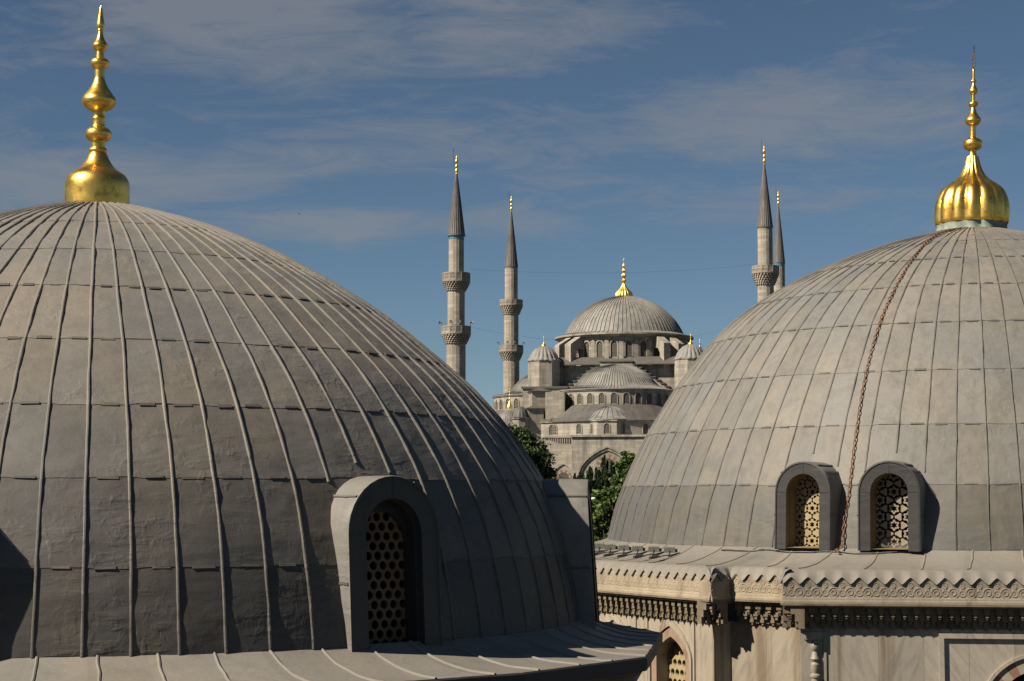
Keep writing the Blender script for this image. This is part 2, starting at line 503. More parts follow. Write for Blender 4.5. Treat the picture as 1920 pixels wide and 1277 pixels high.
M['pane'] = lattice('pane', (0.085, 0.075, 0.06), (0.006, 0.006, 0.007), 0.33)

def foliage(name, c1, c2, c3):
    m, g, b = new_mat(name)
    at = g.n('ShaderNodeAttribute'); at.attribute_name = 'panel'
    c = g.ramp(at.outputs['Fac'], [(0.0, c1), (0.5, c2), (1.0, c3)])
    g.set(b.inputs['Base Color'], c); b.inputs['Roughness'].default_value = 0.55
    tr = g.n('ShaderNodeBsdfTranslucent'); g.set(tr.inputs[0], c)
    ms = g.n('ShaderNodeMixShader'); ms.inputs[0].default_value = 0.25
    out = [n for n in g.nt.nodes if n.type == 'OUTPUT_MATERIAL'][0]
    g.nt.links.new(b.outputs[0], ms.inputs[1]); g.nt.links.new(tr.outputs[0], ms.inputs[2])
    g.nt.links.new(ms.outputs[0], out.inputs[0])
    return m
M['leaf_dark'] = foliage('leaf_dark', (0.012, 0.024, 0.006), (0.028, 0.050, 0.010), (0.062, 0.092, 0.020))
M['leaf_conifer'] = foliage('leaf_conifer', (0.011, 0.022, 0.009), (0.020, 0.037, 0.013), (0.036, 0.058, 0.018))
M['leaf_light'] = foliage('leaf_light', (0.020, 0.040, 0.008), (0.045, 0.078, 0.014), (0.095, 0.14, 0.028))

# ------------------------------------------------------------------ the ground
gm = MB()
S = 4500
gm.quadpts((-S, -600, -16), (S, -600, -16), (S, S * 1.6, -16), (-S, S * 1.6, -16))
tag(gm.build('ground', M['ground']), kind='structure')

# ------------------------------------------------------------------ finials
def finial(parent, C, sections, mat, n=28, lobed=None, nlobes=14, amp=0.09, tilt=(0, 0), fine=True):
    """sections: (part name, [(radius, z)...]); plain ones called 'finial' make the stem, the others its children"""
    def T(mb):
        if tilt != (0, 0):
            mb.v = [(x + tilt[0] * (z - z_lo), y, z) for x, y, z in mb.v]
        return mb
    stem = MB()
    for nm, pr in sections:
        pass
    z_lo = min(z for _, pr in sections for r, z in pr) - .05; z_hi = max(z for _, pr in sections for r, z in pr) - .05
    stem.lathe(C, [(0.001, z_lo), (0.016, z_lo), (0.010, z_hi), (0.001, z_hi)], 10)
    st = T(stem).build('finial', mat, parent, True, 50)
    if fine:
        for nm, pr in sections:
            if True:
                b = MB()
                nm = 'neck' if nm == 'finial' else nm
                b.lathe(C, pr, nlobes * 10 if nm == lobed else n, nlobes if nm == lobed else 0, amp)
                T(b).build(nm, mat, st, True, 60)
    return st

def smoothp(pts, k=4):
    """Catmull-Rom through (r, z) points"""
    out = []
    P = [pts[0]] + list(pts) + [pts[-1]]
    for i in range(1, len(P) - 2):
        p0, p1, p2, p3 = P[i - 1], P[i], P[i + 1], P[i + 2]
        for j in range(k):
            t = j / k
            q = []
            for a in range(2):
                q.append(0.5 * ((2 * p1[a]) + (-p0[a] + p2[a]) * t + (2 * p0[a] - 5 * p1[a] + 4 * p2[a] - p3[a]) * t * t + (-p0[a] + 3 * p1[a] - 3 * p2[a] + p3[a]) * t ** 3))
            out.append((max(q[0], 0.001), q[1]))
    out.append(pts[-1])
    return out

# ------------------------------------------------------------------ lead dome with batten rolls
def lead_dome(C, prof, rings, nrib, rib_r, lip, amp, cut=None, sub=3, seed=1, dz=0.13, rmin=0.9, clip_p=0.85, phase=0.0, tone=None, rib_shade=0.0):
    """prof: (z, r) bottom to top; returns one mesh builder with the lapped sheets, rolls and clips"""
    rnd = random.Random(seed)
    mb = MB()
    zs = [prof[-1][0]] + list(rings) + [prof[0][0]]
    R = lambda z: lerp_tab(prof, z)
    def slope(z):
        e = 0.05
        dr = R(z + e) - R(z - e)
        l = hypot(dr, 2 * e)
        return 2 * e / l, -dr / l        # outward normal in (r, z)
    def pt(th, z, off):
        nr, nz = slope(z)
        r = R(z) + nr * off
        return (C[0] + r * sin(th), C[1] + r * cos(th), C[2] + z + nz * off)
    ncol = nrib * sub
    for ci, (zt, zb) in enumerate(zip(zs, zs[1:])):
        # rows equally spaced along the slope
        arc = [(zt, 0.0)]
        N = 60
        for k in range(1, N + 1):
            z = zt + (zb - zt) * (k / N)
            arc.append((z, arc[-1][1] + hypot(R(z) - R(arc[-1][0]), z - arc[-1][0])))
        L = arc[-1][1]
        nrow = max(3, int(L / dz))
        inv = [(s_, z) for z, s_ in arc]
        rowz = [lerp_tab(inv, L * k / nrow) for k in range(nrow + 1)]
        tint = [rnd.random() for _ in range(nrib)]
        jit = [rnd.uniform(-0.028, 0.028) for _ in range(nrib)]
        rows = []
        for k, z in enumerate(rowz):
            row = []
            for c in range(ncol):
                th = 2 * pi * (c / sub) / nrib + phase
                pn = c // sub
                x, y, zz = pt(th, z, 0)
                d = lip * (k / nrow) + amp * (ns(x, y, zz * 1.7, 1.9) + 0.6 * ns(x + 9, y, zz * 2.4, 4.3))
                zz2 = z
                if 0 < k == nrow:
                    zz2 = z + jit[pn] * 0.6
                row.append(pt(th, zz2, d))
            rows.append(row)
        ids = [[mb.add(p) for p in r_] for r_ in rows]
        for k in range(nrow):
            for c in range(ncol):
                c2 = (c + 1) % ncol
                q = (ids[k][c], ids[k][c2], ids[k + 1][c2], ids[k + 1][c])
                if cut:
                    cx_ = [sum(mb.v[i][a] for i in q) / 4 for a in range(3)]
                    if cut(cx_, 0.12): continue
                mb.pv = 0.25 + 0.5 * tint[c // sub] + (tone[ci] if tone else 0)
                mb.face(*q[::-1])
        # lower lip of the lap
        last = [mb.add(pt(2 * pi * (c / sub) / nrib + phase, zb - 0.004, -0.02)) for c in range(ncol)]
        for c in range(ncol):
            c2 = (c + 1) % ncol
            if cut and cut(mb.v[ids[-1][c]], 0.10): continue
            mb.pv = 0.2
            mb.face(ids[-1][c2], ids[-1][c], last[c], last[c2])
        # cleats on the lap
        if 0 < ci and R(zt) > 4.0:
            for pn in range(nrib):
                if rnd.random() > clip_p: continue
                wd = 2 * pi / nrib
                t0 = phase + wd * (pn + rnd.uniform(0.12, 0.34)); t1 = t0 + wd * rnd.uniform(0.38, 0.52)
                zc = zt + rnd.uniform(-0.006, 0.012); hgt = rnd.uniform(0.030, 0.042)
                if cut and cut(pt((t0 + t1) / 2, zc, 0), -0.05): continue
                o1 = lip + rnd.uniform(0.004, 0.012)
                mb.pv = rnd.uniform(-1.1, -0.3)
                a = [mb.add(pt(t, z, o)) for t, z, o in ((t0, zc - hgt / 2, o1), (t1, zc - hgt / 2 + rnd.uniform(-.006, .006), o1), (t1, zc + hgt / 2, o1 - .006), (t0, zc + hgt / 2, o1 - .006),
                                                      (t0, zc - hgt / 2, -.01), (t1, zc - hgt / 2, -.01), (t1, zc + hgt / 2, -.01), (t0, zc + hgt / 2, -.01))]
                for q in ((0, 1, 2, 3), (0, 4, 5, 1), (1, 5, 6, 2), (2, 6, 7, 3), (3, 7, 4, 0)):
                    mb.face(*[a[i] for i in q])
    # batten rolls
    zt, zb = zs[0], zs[-1]
    arcz = []
    z = zb
    while z < zt - 0.02:
        arcz.append(z)
        nr, nz = slope(z)
        z += max(0.012, dz * 1.1 * nr)
    for j in range(nrib):
        th0 = 2 * pi * j / nrib + phase
        seedj = rnd.uniform(0, 100)
        strip = []
        hi = rmin if j % 2 else rmin * 0.75
        pv0 = 0.42 + rnd.random() * 0.3
        prev = None
        for z in arcz:
            ck = sum(1 for q in zs[1:-1] if z < q)
            mb.pv = pv0 + rib_shade + (tone[ck] * .75 if tone else 0)
            r = R(z)
            if r < hi: break
            wob = (0.013 * mnoise.noise(Vector((seedj, z * 1.3, 0))) + 0.006 * mnoise.noise(Vector((seedj, z * 5.0, 4)))) / max(r, 1.5)
            th = th0 + wob
            base = pt(th, z, 0)
            if cut and cut(base, -0.06):
                prev = None; continue
            nr, nz = slope(z)
            N3 = Vector((sin(th) * nr, cos(th) * nr, nz)); T3 = Vector((cos(th), -sin(th), 0))
            B = Vector(base) + N3 * (lip * 0.5)
            rr = rib_r * (1 + 0.30 * mnoise.noise(Vector((seedj + 7, z * 4.0, 2))))
            row = []
            for a in (-20, 30, 70, 110, 150, 200):
                a_ = radians(a)
                row.append(mb.add(B + T3 * (cos(a_) * rr) + N3 * (sin(a_) * rr * 1.0)))
            if prev:
                for k in range(5):
                    mb.face(prev[k], row[k], row[k + 1], prev[k + 1])
            else:
                mb.face(*row)
            prev = row
    return mb

# ------------------------------------------------------------------ arched dormers
def arch_pts(hw, top, bot, n=18, pointed=0.0):
    """outline from bottom left over the crown to bottom right"""
    spring = top - hw * (1 + pointed)
    pts = [(-hw, bot + (spring - bot) * k / 5) for k in range(6)]
    for k in range(1, n):
        a = pi - pi * k / n
        u = hw * cos(a); v = hw * sin(a)
        pts.append((u, spring + v * (1 + pointed)))
    pts += [(hw, spring + (bot - spring) * k / 5) for k in range(6)]
    return pts

def in_arch(u, v, hw, top, bot):
    spring = top - hw
    if v < bot: return False
    if v < spring: return abs(u) < hw
    return hypot(u, v - spring) < hw

def dormer(parent, C, head, Rf, zbot, hw, top, thick, depth, back, mat, face_m, reveal_m, grille_m, field, gres=0.012, lean=0.0, gdrop=0.0):
    O = (C[0] + Rf * sin(radians(head)), C[1] + Rf * cos(radians(head)), C[2])
    T0 = frame(O, head)
    T = lambda u, v, w: T0(u, v, w - lean * max(0, v - zbot))
    mb = MB()
    outer = arch_pts(hw, top, zbot); lipo = arch_pts(hw - 0.035, top - 0.035, zbot); inner = arch_pts(hw - thick, top - thick, zbot)
    def wob(u, v, w, a=0.010):
        x, y, z = T(u, v, w)
        d = a * (ns(x, y, z, 3.1) + 0.5 * ns(x, y, z, 7.0))
        return T(u * (1 + d / hw), v + d * 0.7, w)
    rows = []
    nb = 14
    for k in range(nb + 1):
        w_ = -back + (back) * k / nb
        flare = 0.05 * max(0, 1 - k / 4)
        rows.append([wob(u * (1 + flare), v + flare, w_) for u, v in outer])
    rows.append([T(u * 0.995, v - 0.004, 0.012) for u, v in outer])
    rows.append([T(u, v, 0.018) for u, v in lipo])
    rows.append([T(u * 0.99, v - .008, 0.0) for u, v in lipo])
    rows.append([T(u, v, -0.004) for u, v in inner])
    mb.pv = 0.5
    mb.grid(rows[:nb + 2])
    mb.mi = 1
    mb.grid(rows[nb + 1:])
    # joints in the face sheets
    nn = len(outer)
    for k in (nn // 2, 5, nn - 6):
        (ua, va), (ub, vb) = lipo[k], inner[k]
        du, dv = (vb - va), -(ub - ua); l = hypot(du, dv) or 1; du, dv = du / l * 0.006, dv / l * 0.006
        mb.pv = 0.1
        mb.quadpts(T(ua - du, va - dv, 0.006), T(ub - du, vb - dv, 0.004), T(ub + du, vb + dv, 0.004), T(ua + du, va + dv, 0.006))
    # laps of the sheets wrapped over the hood
    mb.mi = 0
    rnd = random.Random(int(head * 10))
    for k in (3, 9, nn // 2 + 3, nn - 10, nn - 4):
        k = min(max(k, 1), nn - 2)
        (ua, va), (ub, vb) = outer[k], outer[k + 1]
        du, dv = ub - ua, vb - va; l = hypot(du, dv) or 1
        du, dv = du / l, dv / l; nu_, nv_ = -dv, du
        prev = None
        mb.pv = rnd.uniform(-0.9, -0.2)
        for q in range(13):
            w_ = -0.01 - (back * .62) * q / 12
            j_ = rnd.uniform(-.008, .008)
            sw = 0.016
            row = []
            for o1, o2 in ((-sw, .004), (-sw, .016), (sw, .018), (sw, .004)):
                p_ = wob(ua + du * (o1 + j_) + nu_ * o2, va + dv * (o1 + j_) + nv_ * o2, w_)
                row.append(mb.add(p_))
            if prev:
                for m_ in range(3): mb.face(prev[m_], row[m_], row[m_ + 1], prev[m_ + 1])
            prev = row
    d = mb.build('dormer_window', [mat, face_m], parent, True, 45)
    rv = MB()
    rv.grid([[T(u, v, -0.004) for u, v in inner], [T(u, v, -depth * .35) for u, v in inner], [T(u * 1.0, v, -depth * .36) for u, v in arch_pts(hw - thick - .02, top - thick - .02, zbot)],
             [T(u, v, -depth - .05) for u, v in arch_pts(hw - thick - .02, top - thick - .02, zbot)]])
    # sill
    h2 = hw - thick
    rv.quadpts(T(-h2, zbot + .03, 0.0), T(h2, zbot + .03, 0.0), T(h2, zbot + .06, -depth - .05), T(-h2, zbot + .06, -depth - .05))
    rv.build('reveal', reveal_m, d, False)
    gb = MB()
    mat_dark = reveal_m
    hw3 = hw - thick + .03
    tp = top - thick + .03
    nu = int(2 * hw3 / gres); nv = int((tp - zbot) / gres)
    def fld(u, v):
        if gdrop and not in_arch(u, v, hw3 - .05, tp - gdrop, zbot - 1): return -1
        return field(u, v - zbot)
    if gdrop:
        fm = MB()  # dark filler plate standing in for the shadow above the grille
        def ffl(u, v):
            sp_ = tp - gdrop - (hw3 - .05)
            return (hypot(u, max(0, v - sp_)) - (hw3 - .055)) if v > sp_ else abs(u) - (hw3 - .055)
        fm.slab(ffl, -hw3, hw3, zbot + .02, tp, 60, 140, -depth - .03, -depth + .06, T)
        fm.build('grille_shade_plate', mat_dark, d, False)
    gb.slab(fld, -hw3, hw3, zbot + .02, tp, nu, nv, -depth - .035, -depth, T)
    gb.build('grille', grille_m, d, False)
    return d

def hex_holes(du, dv, r):
    def f(u, v):
        j0 = round(v / dv)
        best = 9
        for j in (j0 - 1, j0, j0 + 1):
            off = (j % 2) * 0.5
            i = round(u / du - off)
            best = min(best, hypot(u - (i + off) * du, v - j * dv))
        return best - r
    return f

def star_lattice(a, k, v0=0.0):
    """six-pointed holes on a triangular net, each ringed by six slots, with small gaps between"""
    cw = a * 0.866
    def f(u, v):
        v -= v0
        best = 9
        i0 = round(u / cw)
        for i in (i0 - 1, i0, i0 + 1):
            off = (i % 2) * 0.5
            j0 = round(v / a - off)
            for j in (j0 - 1, j0, j0 + 1):
                x = u - i * cw; y = v - (j + off) * a
                r = hypot(x, y)
                if r > a * .75: continue
                t = atan2(y, x)
                best = min(best, r - a * k * (0.115 + 0.035 * cos(6 * t + pi)))
                for q in range(6):
                    c_, s_ = cos(pi / 3 * q), sin(pi / 3 * q)
                    lx = x * c_ + y * s_; ly = -x * s_ + y * c_
                    # slot across the ray, flaring outwards
                    best = min(best, max(abs(lx - a * 0.335) - a * .062 * k, abs(ly) - a * (.075 + .22 * (lx / a - .335)) * k))
                for q in range(6):
                    c_, s_ = cos(pi / 3 * q + pi / 6), sin(pi / 3 * q + pi / 6)
                    lx = x * c_ + y * s_; ly = -x * s_ + y * c_
                    best = min(best, max(abs(lx - a * 0.43) - a * .07 * k, abs(ly) - a * (.045 - .25 * (lx / a - .43)) * k))
        return best
    return f

# ================================================================== LEFT TOMB
CL = (-6.7505, 29.2, 0.0)
PL = [(-1.88, 7.90), (-1.738, 7.886), (-1.401, 7.83), (-1.064, 7.757), (-0.728, 7.666), (-0.391, 7.559), (-0.166, 7.46), (0.058, 7.359), (0.283, 7.235), (0.507, 7.094), (0.731, 6.942), (0.956, 6.781), (1.18, 6.602), (1.405, 6.408), (1.629, 6.202), (1.854, 5.968), (2.078, 5.704), (2.303, 5.437), (2.527, 5.169), (2.752, 4.883), (2.976, 4.569), (3.201, 4.219), (3.425, 3.848), (3.65, 3.454), (3.874, 3.028), (4.099, 2.521), (4.211, 2.229), (4.323, 1.909), (4.435, 1.542), (4.548, 1.125), (4.66, 0.65), (4.72, 0.05)]
tombL = empty('domed_tomb', (CL[0], CL[1], -16))
tag(tombL, 'nearest lead dome with a smooth gold finial and a round-holed arched dormer', 'tomb')
LD = [(138.3, 7.98), (95, 8.10), (182.4, 8.12)]
L_HW, L_TOP, L_BOT = 0.74, 0.26, -2.02
def cut_l(p, shrink):
    for h, rf in LD:
        n = (sin(radians(h)), cos(radians(h)))
        dx, dy = p[0] - CL[0], p[1] - CL[1]
        w_ = dx * n[0] + dy * n[1] - rf
        u = dx * -n[1] + dy * n[0]
        if w_ < -1.7: continue
        if shrink > 0 and w_ < -0.62: continue
        if in_arch(u, p[2], L_HW - shrink, L_TOP - shrink, L_BOT - 1): return True
    return False
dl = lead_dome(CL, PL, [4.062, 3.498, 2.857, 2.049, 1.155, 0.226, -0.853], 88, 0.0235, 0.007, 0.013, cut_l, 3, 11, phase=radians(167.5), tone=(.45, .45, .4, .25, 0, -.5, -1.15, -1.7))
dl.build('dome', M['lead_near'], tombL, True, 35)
for h, rf in LD:
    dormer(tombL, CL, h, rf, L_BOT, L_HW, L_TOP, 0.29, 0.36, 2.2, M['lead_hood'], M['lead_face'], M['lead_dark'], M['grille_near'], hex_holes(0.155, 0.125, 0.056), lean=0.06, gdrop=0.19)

# flared eave
def eave(C, r0, z0, outline, z1, mb, nrib, seed, conc=2.0, rib_r=0.03, n=360, rib_hi=1.0, phase=0.0):
    """outline(theta) -> eave radius"""
    rnd = random.Random(seed)
    ts = sorted(set([2 * pi * k / n for k in range(n)] + [h % (2 * pi) for h in outline.corners]))
    K = 14
    def P(th, t, off=0):
        r1 = outline(th)
        r = r0 + (r1 - r0) * t
        z = z0 + (z1 - z0) * (1 - (1 - t) ** conc)
        x, y = C[0] + r * sin(th), C[1] + r * cos(th)
        d = 0.012 * ns(x, y, z, 1.7) * (1 if 0 < t < 1 else 0)
        return (x, y, C[2] + z + d + off)
    rows = [[P(th, (k / K)) for th in ts] for k in range(K + 1)]
    ids = [[mb.add(p) for p in r_] for r_ in rows]
    tint = [rnd.random() for _ in range(nrib + 1)]
    for k in range(K):
        for c in range(len(ts)):
            c2 = (c + 1) % len(ts)
            mb.pv = 0.3 + 0.4 * tint[int(((ts[c] - phase) % (2 * pi)) / (2 * pi) * nrib)]
            mb.face(ids[k][c], ids[k + 1][c], ids[k + 1][c2], ids[k][c2])
    for j in range(nrib):
        th0 = 2 * pi * j / nrib + phase
        bend = rnd.uniform(-0.010, 0.010)
        prev = None
        mb.pv = 0.5 + rnd.random() * 0.3
        for k in range(K * 2 + 1):
            t = k / (K * 2) * rib_hi
            th = th0 + bend * t + 0.002 * mnoise.noise(Vector((j * 3.3, t * 5, 0)))
            p = Vector(P(th, t)); q = Vector(P(th, min(1, t + .03))) - Vector(P(th, max(0, t - .03)))
            q.normalize()
            T3 = Vector((cos(th), -sin(th), 0)); N3 = T3.cross(q); 
            if N3.z < 0: N3 = -N3
            row = []
            for a in (-20, 40, 90, 140, 200):
                a_ = radians(a)
                row.append(mb.add(p + T3 * (cos(a_) * rib_r) + N3 * (sin(a_) * rib_r)))
            if prev:
                for m_ in range(4): mb.face(prev[m_], row[m_], row[m_ + 1], prev[m_ + 1])
            prev = row
    return ts, P

class PolyOutline:
    """eave outline from plan vertices, seen from the axis"""
    def __init__(s, C, pts):
        s.C = C
        s.pts = sorted([(atan2(x - C[0], y - C[1]) % (2 * pi), x - C[0], y - C[1]) for x, y in pts])
        s.corners = [p[0] for p in s.pts]
    def __call__(s, th):
        th %= 2 * pi
        P_ = s.pts
        for i in range(len(P_)):
            a = P_[i]; b = P_[(i + 1) % len(P_)]
            ha, hb = a[0], b[0]
            t2 = th
            if hb <= ha:
                hb += 2 * pi
                if t2 < ha - 1e-9: t2 += 2 * pi
            if ha - 1e-9 <= t2 <= hb + 1e-9:
                d = (sin(th), cos(th)); ex, ey = b[1] - a[1], b[2] - a[2]
                den = d[0] * ey - d[1] * ex
                if abs(den) < 1e-9: return hypot(a[1], a[2])
                return (a[1] * ey - a[2] * ex) / den
        return hypot(P_[0][1], P_[0][2])

def polar(C, h, r): return (C[0] + r * sin(radians(h)), C[1] + r * cos(radians(h)))
eL = [polar(CL, h, r) for h, r in ((30, 9.3), (74.3, 8.72), (89.9, 9.13), (116.8, 9.59), (133.6, 9.51), (150, 9.45), (168, 9.55), (207, 9.6), (252, 9.6), (297, 9.6), (342, 9.6))]
oL = PolyOutline(CL, eL)
eb = MB()
tsL, PfL = eave(CL, 7.86, -1.86, oL, -2.17, eb, 72, 5, 2.4, 0.021, rib_hi=1.0, phase=radians(1.2))
eb.build('eave_roof', M['lead_eave'], tombL, True, 35)
fb = MB()
rows = [[(CL[0] + (oL(t) + d) * sin(t), CL[1] + (oL(t) + d) * cos(t), z + 0.01 * ns(t * 30, z, 0)) for t in tsL] for d, z in ((0.0, -2.17), (0.025, -2.19), (0.02, -2.36), (-0.02, -2.37), (-0.12, -2.38))]
fb.grid(rows, True)
fb.build('fascia', M['lead_dark'], tombL, False)
wb = MB()
rows = [[(CL[0] + (oL(t) + d) * sin(t), CL[1] + (oL(t) + d) * cos(t), z) for t in tsL] for d, z in ((-0.05, -2.375), (-0.16, -2.45), (-0.16, -2.56), (-0.30, -2.62), (-0.34, -2.80), (-0.62, -2.9), (-0.62, -16))]
wb.grid(rows, True)
wb.build('wall', M['stone_near'], tombL, False)

# gold finial, smooth
k = 29.2 / 3400 / 3.19
z0 = 4.70
Z = lambda y: z0 + (1215 - y) * k * 1.042
def sec(lst): return smoothp([(r * k, Z(y)) for y, r in lst])
CLf = (CL[0], CL[1], 0)
secL = [('bulb', sec([(1222, 188), (1213, 192), (1170, 193), (1100, 193), (1065, 184), (1035, 164), (1006, 120)])),
        ('finial', sec([(1008, 122), (1004, 116), (980, 92), (950, 72), (920, 58), (903, 48)])),
        ('knob', sec([(908, 40), (900, 52), (890, 56), (880, 52), (873, 42)])),
        ('finial', sec([(878, 42), (835, 43)])),
        ('knob', sec([(838, 40), (828, 62), (810, 76), (792, 79), (775, 74), (760, 58), (752, 42)])),
        ('finial', sec([(756, 41), (748, 42), (742, 38), (712, 38), (706, 42), (699, 42), (694, 37), (668, 38), (660, 42), (652, 46)])),
        ('knob', sec([(660, 40), (648, 66), (628, 92), (602, 103), (580, 98), (552, 78), (520, 55), (490, 40), (462, 31)])),
        ('finial', sec([(464, 32), (458, 30), (404, 30)])),
        ('knob', sec([(410, 30), (402, 42), (388, 54), (370, 58), (355, 50), (345, 36)])),
        ('finial', sec([(350, 26), (298, 23)])),
        ('knob', sec([(302, 22), (290, 38), (276, 46), (262, 45), (240, 30), (212, 19), (180, 14)])),
        ('tip', sec([(184, 12), (178, 19), (170, 18), (150, 24), (122, 21), (85, 14), (50, 8), (28, 1)]))]
finial(tombL, CLf, secL, M['gold'], 40)

# ================================================================== RIGHT TOMB
CR = (11.128, 43.5, 0.0)
PR = [(-1.04, 8.83), (-.716, 8.755), (-.46, 8.69), (-.203, 8.62), (.053, 8.52), (.309, 8.415), (.565, 8.31), (.821, 8.195), (1.077, 8.073), (1.334, 7.94), (1.59, 7.797), (1.846, 7.644), (2.102, 7.487), (2.358, 7.327), (2.614, 7.156), (2.871, 6.971), (3.127, 6.773), (3.383, 6.57), (3.639, 6.356), (3.895, 6.109), (4.151, 5.825), (4.408, 5.503), (4.664, 5.14), (4.92, 4.723), (5.176, 4.24), (5.432, 3.696), (5.688, 3.08), (5.945, 2.357), (6.073, 1.944), (6.201, 1.433), (6.329, .954), (6.4, .5), (6.42, .05)]
tombR = empty('domed_tomb', (CR[0], CR[1], -16))
tag(tombR, 'pale marble tomb under a lead dome with a ribbed gold finial and twin dormers', 'tomb')
RDm = [(216.5, 9.02), (205.1, 9.02)]
R_HW, R_TOP, R_BOT = 0.615, 0.69, -1.06
def cut_r(p, shrink):
    for h, rf in RDm:
        n = (sin(radians(h)), cos(radians(h)))
        dx, dy = p[0] - CR[0], p[1] - CR[1]
        w_ = dx * n[0] + dy * n[1] - rf
        u = dx * -n[1] + dy * n[0]
        if w_ < -1.4: continue
        if shrink > 0 and w_ < -0.62: continue
        if in_arch(u, p[2], R_HW - shrink, R_TOP - shrink, R_BOT - 1): return True
    return False
dr = lead_dome(CR, PR, [5.785, 5.225, 4.495, 3.604, 2.555, 1.43, 0.227], 88, 0.020, 0.008, 0.010, cut_r, 3, 23, phase=radians(193.0), tone=(.05, .1, .15, .15, .1, 0, -.3, -1.1), rib_shade=-0.75)  # rolls coloured darker, putting their shadow side into the lead
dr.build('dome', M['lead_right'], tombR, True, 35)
dormer(tombR, CR, RDm[0][0], RDm[0][1], R_BOT, R_HW, R_TOP, 0.245, 0.42, 2.0, M['lead_right'], M['lead_dark'], M['reveal'], M['grille_cream'], star_lattice(0.327, 1.2, 0.16), lean=0.05)
dormer(tombR, CR, RDm[1][0], RDm[1][1], R_BOT, R_HW, R_TOP, 0.245, 0.42, 2.0, M['lead_right'], M['lead_dark'], M['reveal'], M['grille_white'], star_lattice(0.327, 1.42, 0.16), lean=0.05)

# plan of the carved frieze, left to right
Pa = (3.86 - 0.49 * 9.2, 35.48 + 0.871 * 9.2); P1 = (3.86, 35.48); P2 = (4.28, 35.79); P3 = (5.20, 35.15); P3f = (5.09, 34.37)
hf = radians(188); axn = (sin(hf), cos(hf)); axt = (-axn[1], axn[0])
def refl(p):
    d = (p[0] - CR[0]) * axt[0] + (p[1] - CR[1]) * axt[1]
    return (p[0] - 2 * d * axt[0], p[1] - 2 * d * axt[1])
P4 = refl(P3f); P5 = refl(P3); P6 = refl(P2); P7 = refl(P1); P8 = refl(Pa)
P9 = polar(CR, 55, 11.2); P10 = polar(CR, 8, 11.2); P11 = polar(CR, 320, 11.2)
plan = [Pa, P1, P2, P3, P3f, P4, P5, P6, P7, P8, P9, P10, P11]
def offset_plan(pl, d):
    """parallel plan, d metres inwards"""
    n = len(pl); lines = []
    for i in range(n):
        a, b = pl[i], pl[(i + 1) % n]
        ex, ey = b[0] - a[0], b[1] - a[1]; l = hypot(ex, ey)
        nx, ny = ey / l, -ex / l            # outward
        lines.append(((a[0] - nx * d, a[1] - ny * d), (ex / l, ey / l)))
    out = []
    for i in range(n):
        (ax, ay), (dx, dy) = lines[i - 1]; (bx, by), (ex, ey) = lines[i]
        den = dx * ey - dy * ex
        if abs(den) < 1e-6: out.append((bx, by)); continue
        t = ((bx - ax) * ey - (by - ay) * ex) / den
        out.append((ax + dx * t, ay + dy * t))
    return out
def segT(a, b, z=0):
    """frame on a plan segment: u from a towards b"""
    ex, ey = b[0] - a[0], b[1] - a[1]; l = hypot(ex, ey); ex /= l; ey /= l
    return (lambda u, v, w: (a[0] + ex * u + ey * w, a[1] + ey * u - ex * w, z + v)), l
FB, FL, FV, FT = -2.01, -1.885, -1.655, -1.525        # frieze bottom, ledge, valley and tip
oR = PolyOutline(CR, offset_plan(plan, 0.13))
er = MB()
tsR, PfR = eave(CR, 8.80, -1.02, oR, -1.375, er, 62, 9, 2.2, 0.018, rib_hi=0.93, phase=radians(3.4))
er.build('eave_roof', M['lead_eave'], tombR, True, 35)

# carved frieze of palmettes, its lead drip edge and the stalactite cornice under it
MW = 0.31
def top_line(x):
    a = abs(x)
    return FV + (FT - FV) * ((1 - 2 * a) * 0.55 + 0.45 * (0.5 + 0.5 * cos(2 * pi * x)))
def relief_fn(mw):
    def rl(u, v):
        x = (u / mw) % 1.0 - 0.5
        X = x * mw; y = v
        if y < FL + 0.004:
            return 0.035 if y < FB + 0.05 else (0.018 if y < FL - 0.02 else 0.006)
        t = top_line(x)
        def rdg(d, wd): return max(0, 1 - abs(d) / wd)
        h = rdg(t - 0.028 - y, 0.014)
        h = max(h, rdg(hypot(X, (y - (FV - 0.005)) * 0.8) - 0.040, 0.012), rdg(hypot(X, y - (FV - 0.005)), 0.022))
        for s_ in (-0.5, 0.5):
            d = hypot(X - s_ * mw, y - (FL + 0.085))
            h = max(h, rdg(d - 0.088, 0.014), rdg(d - 0.045, 0.014))
        d = hypot(X, y - (FL + 0.075))
        h = max(h, rdg(d - 0.055, 0.013), 0.8 * rdg(d - 0.0, 0.022))
        h = max(h, rdg(abs(X) - 0.02, 0.012) * (1 if FL + .12 < y < FV - 0.04 else 0))
        return h * 0.017
    return rl
fz = MB(); drip = MB(); co = MB(); 
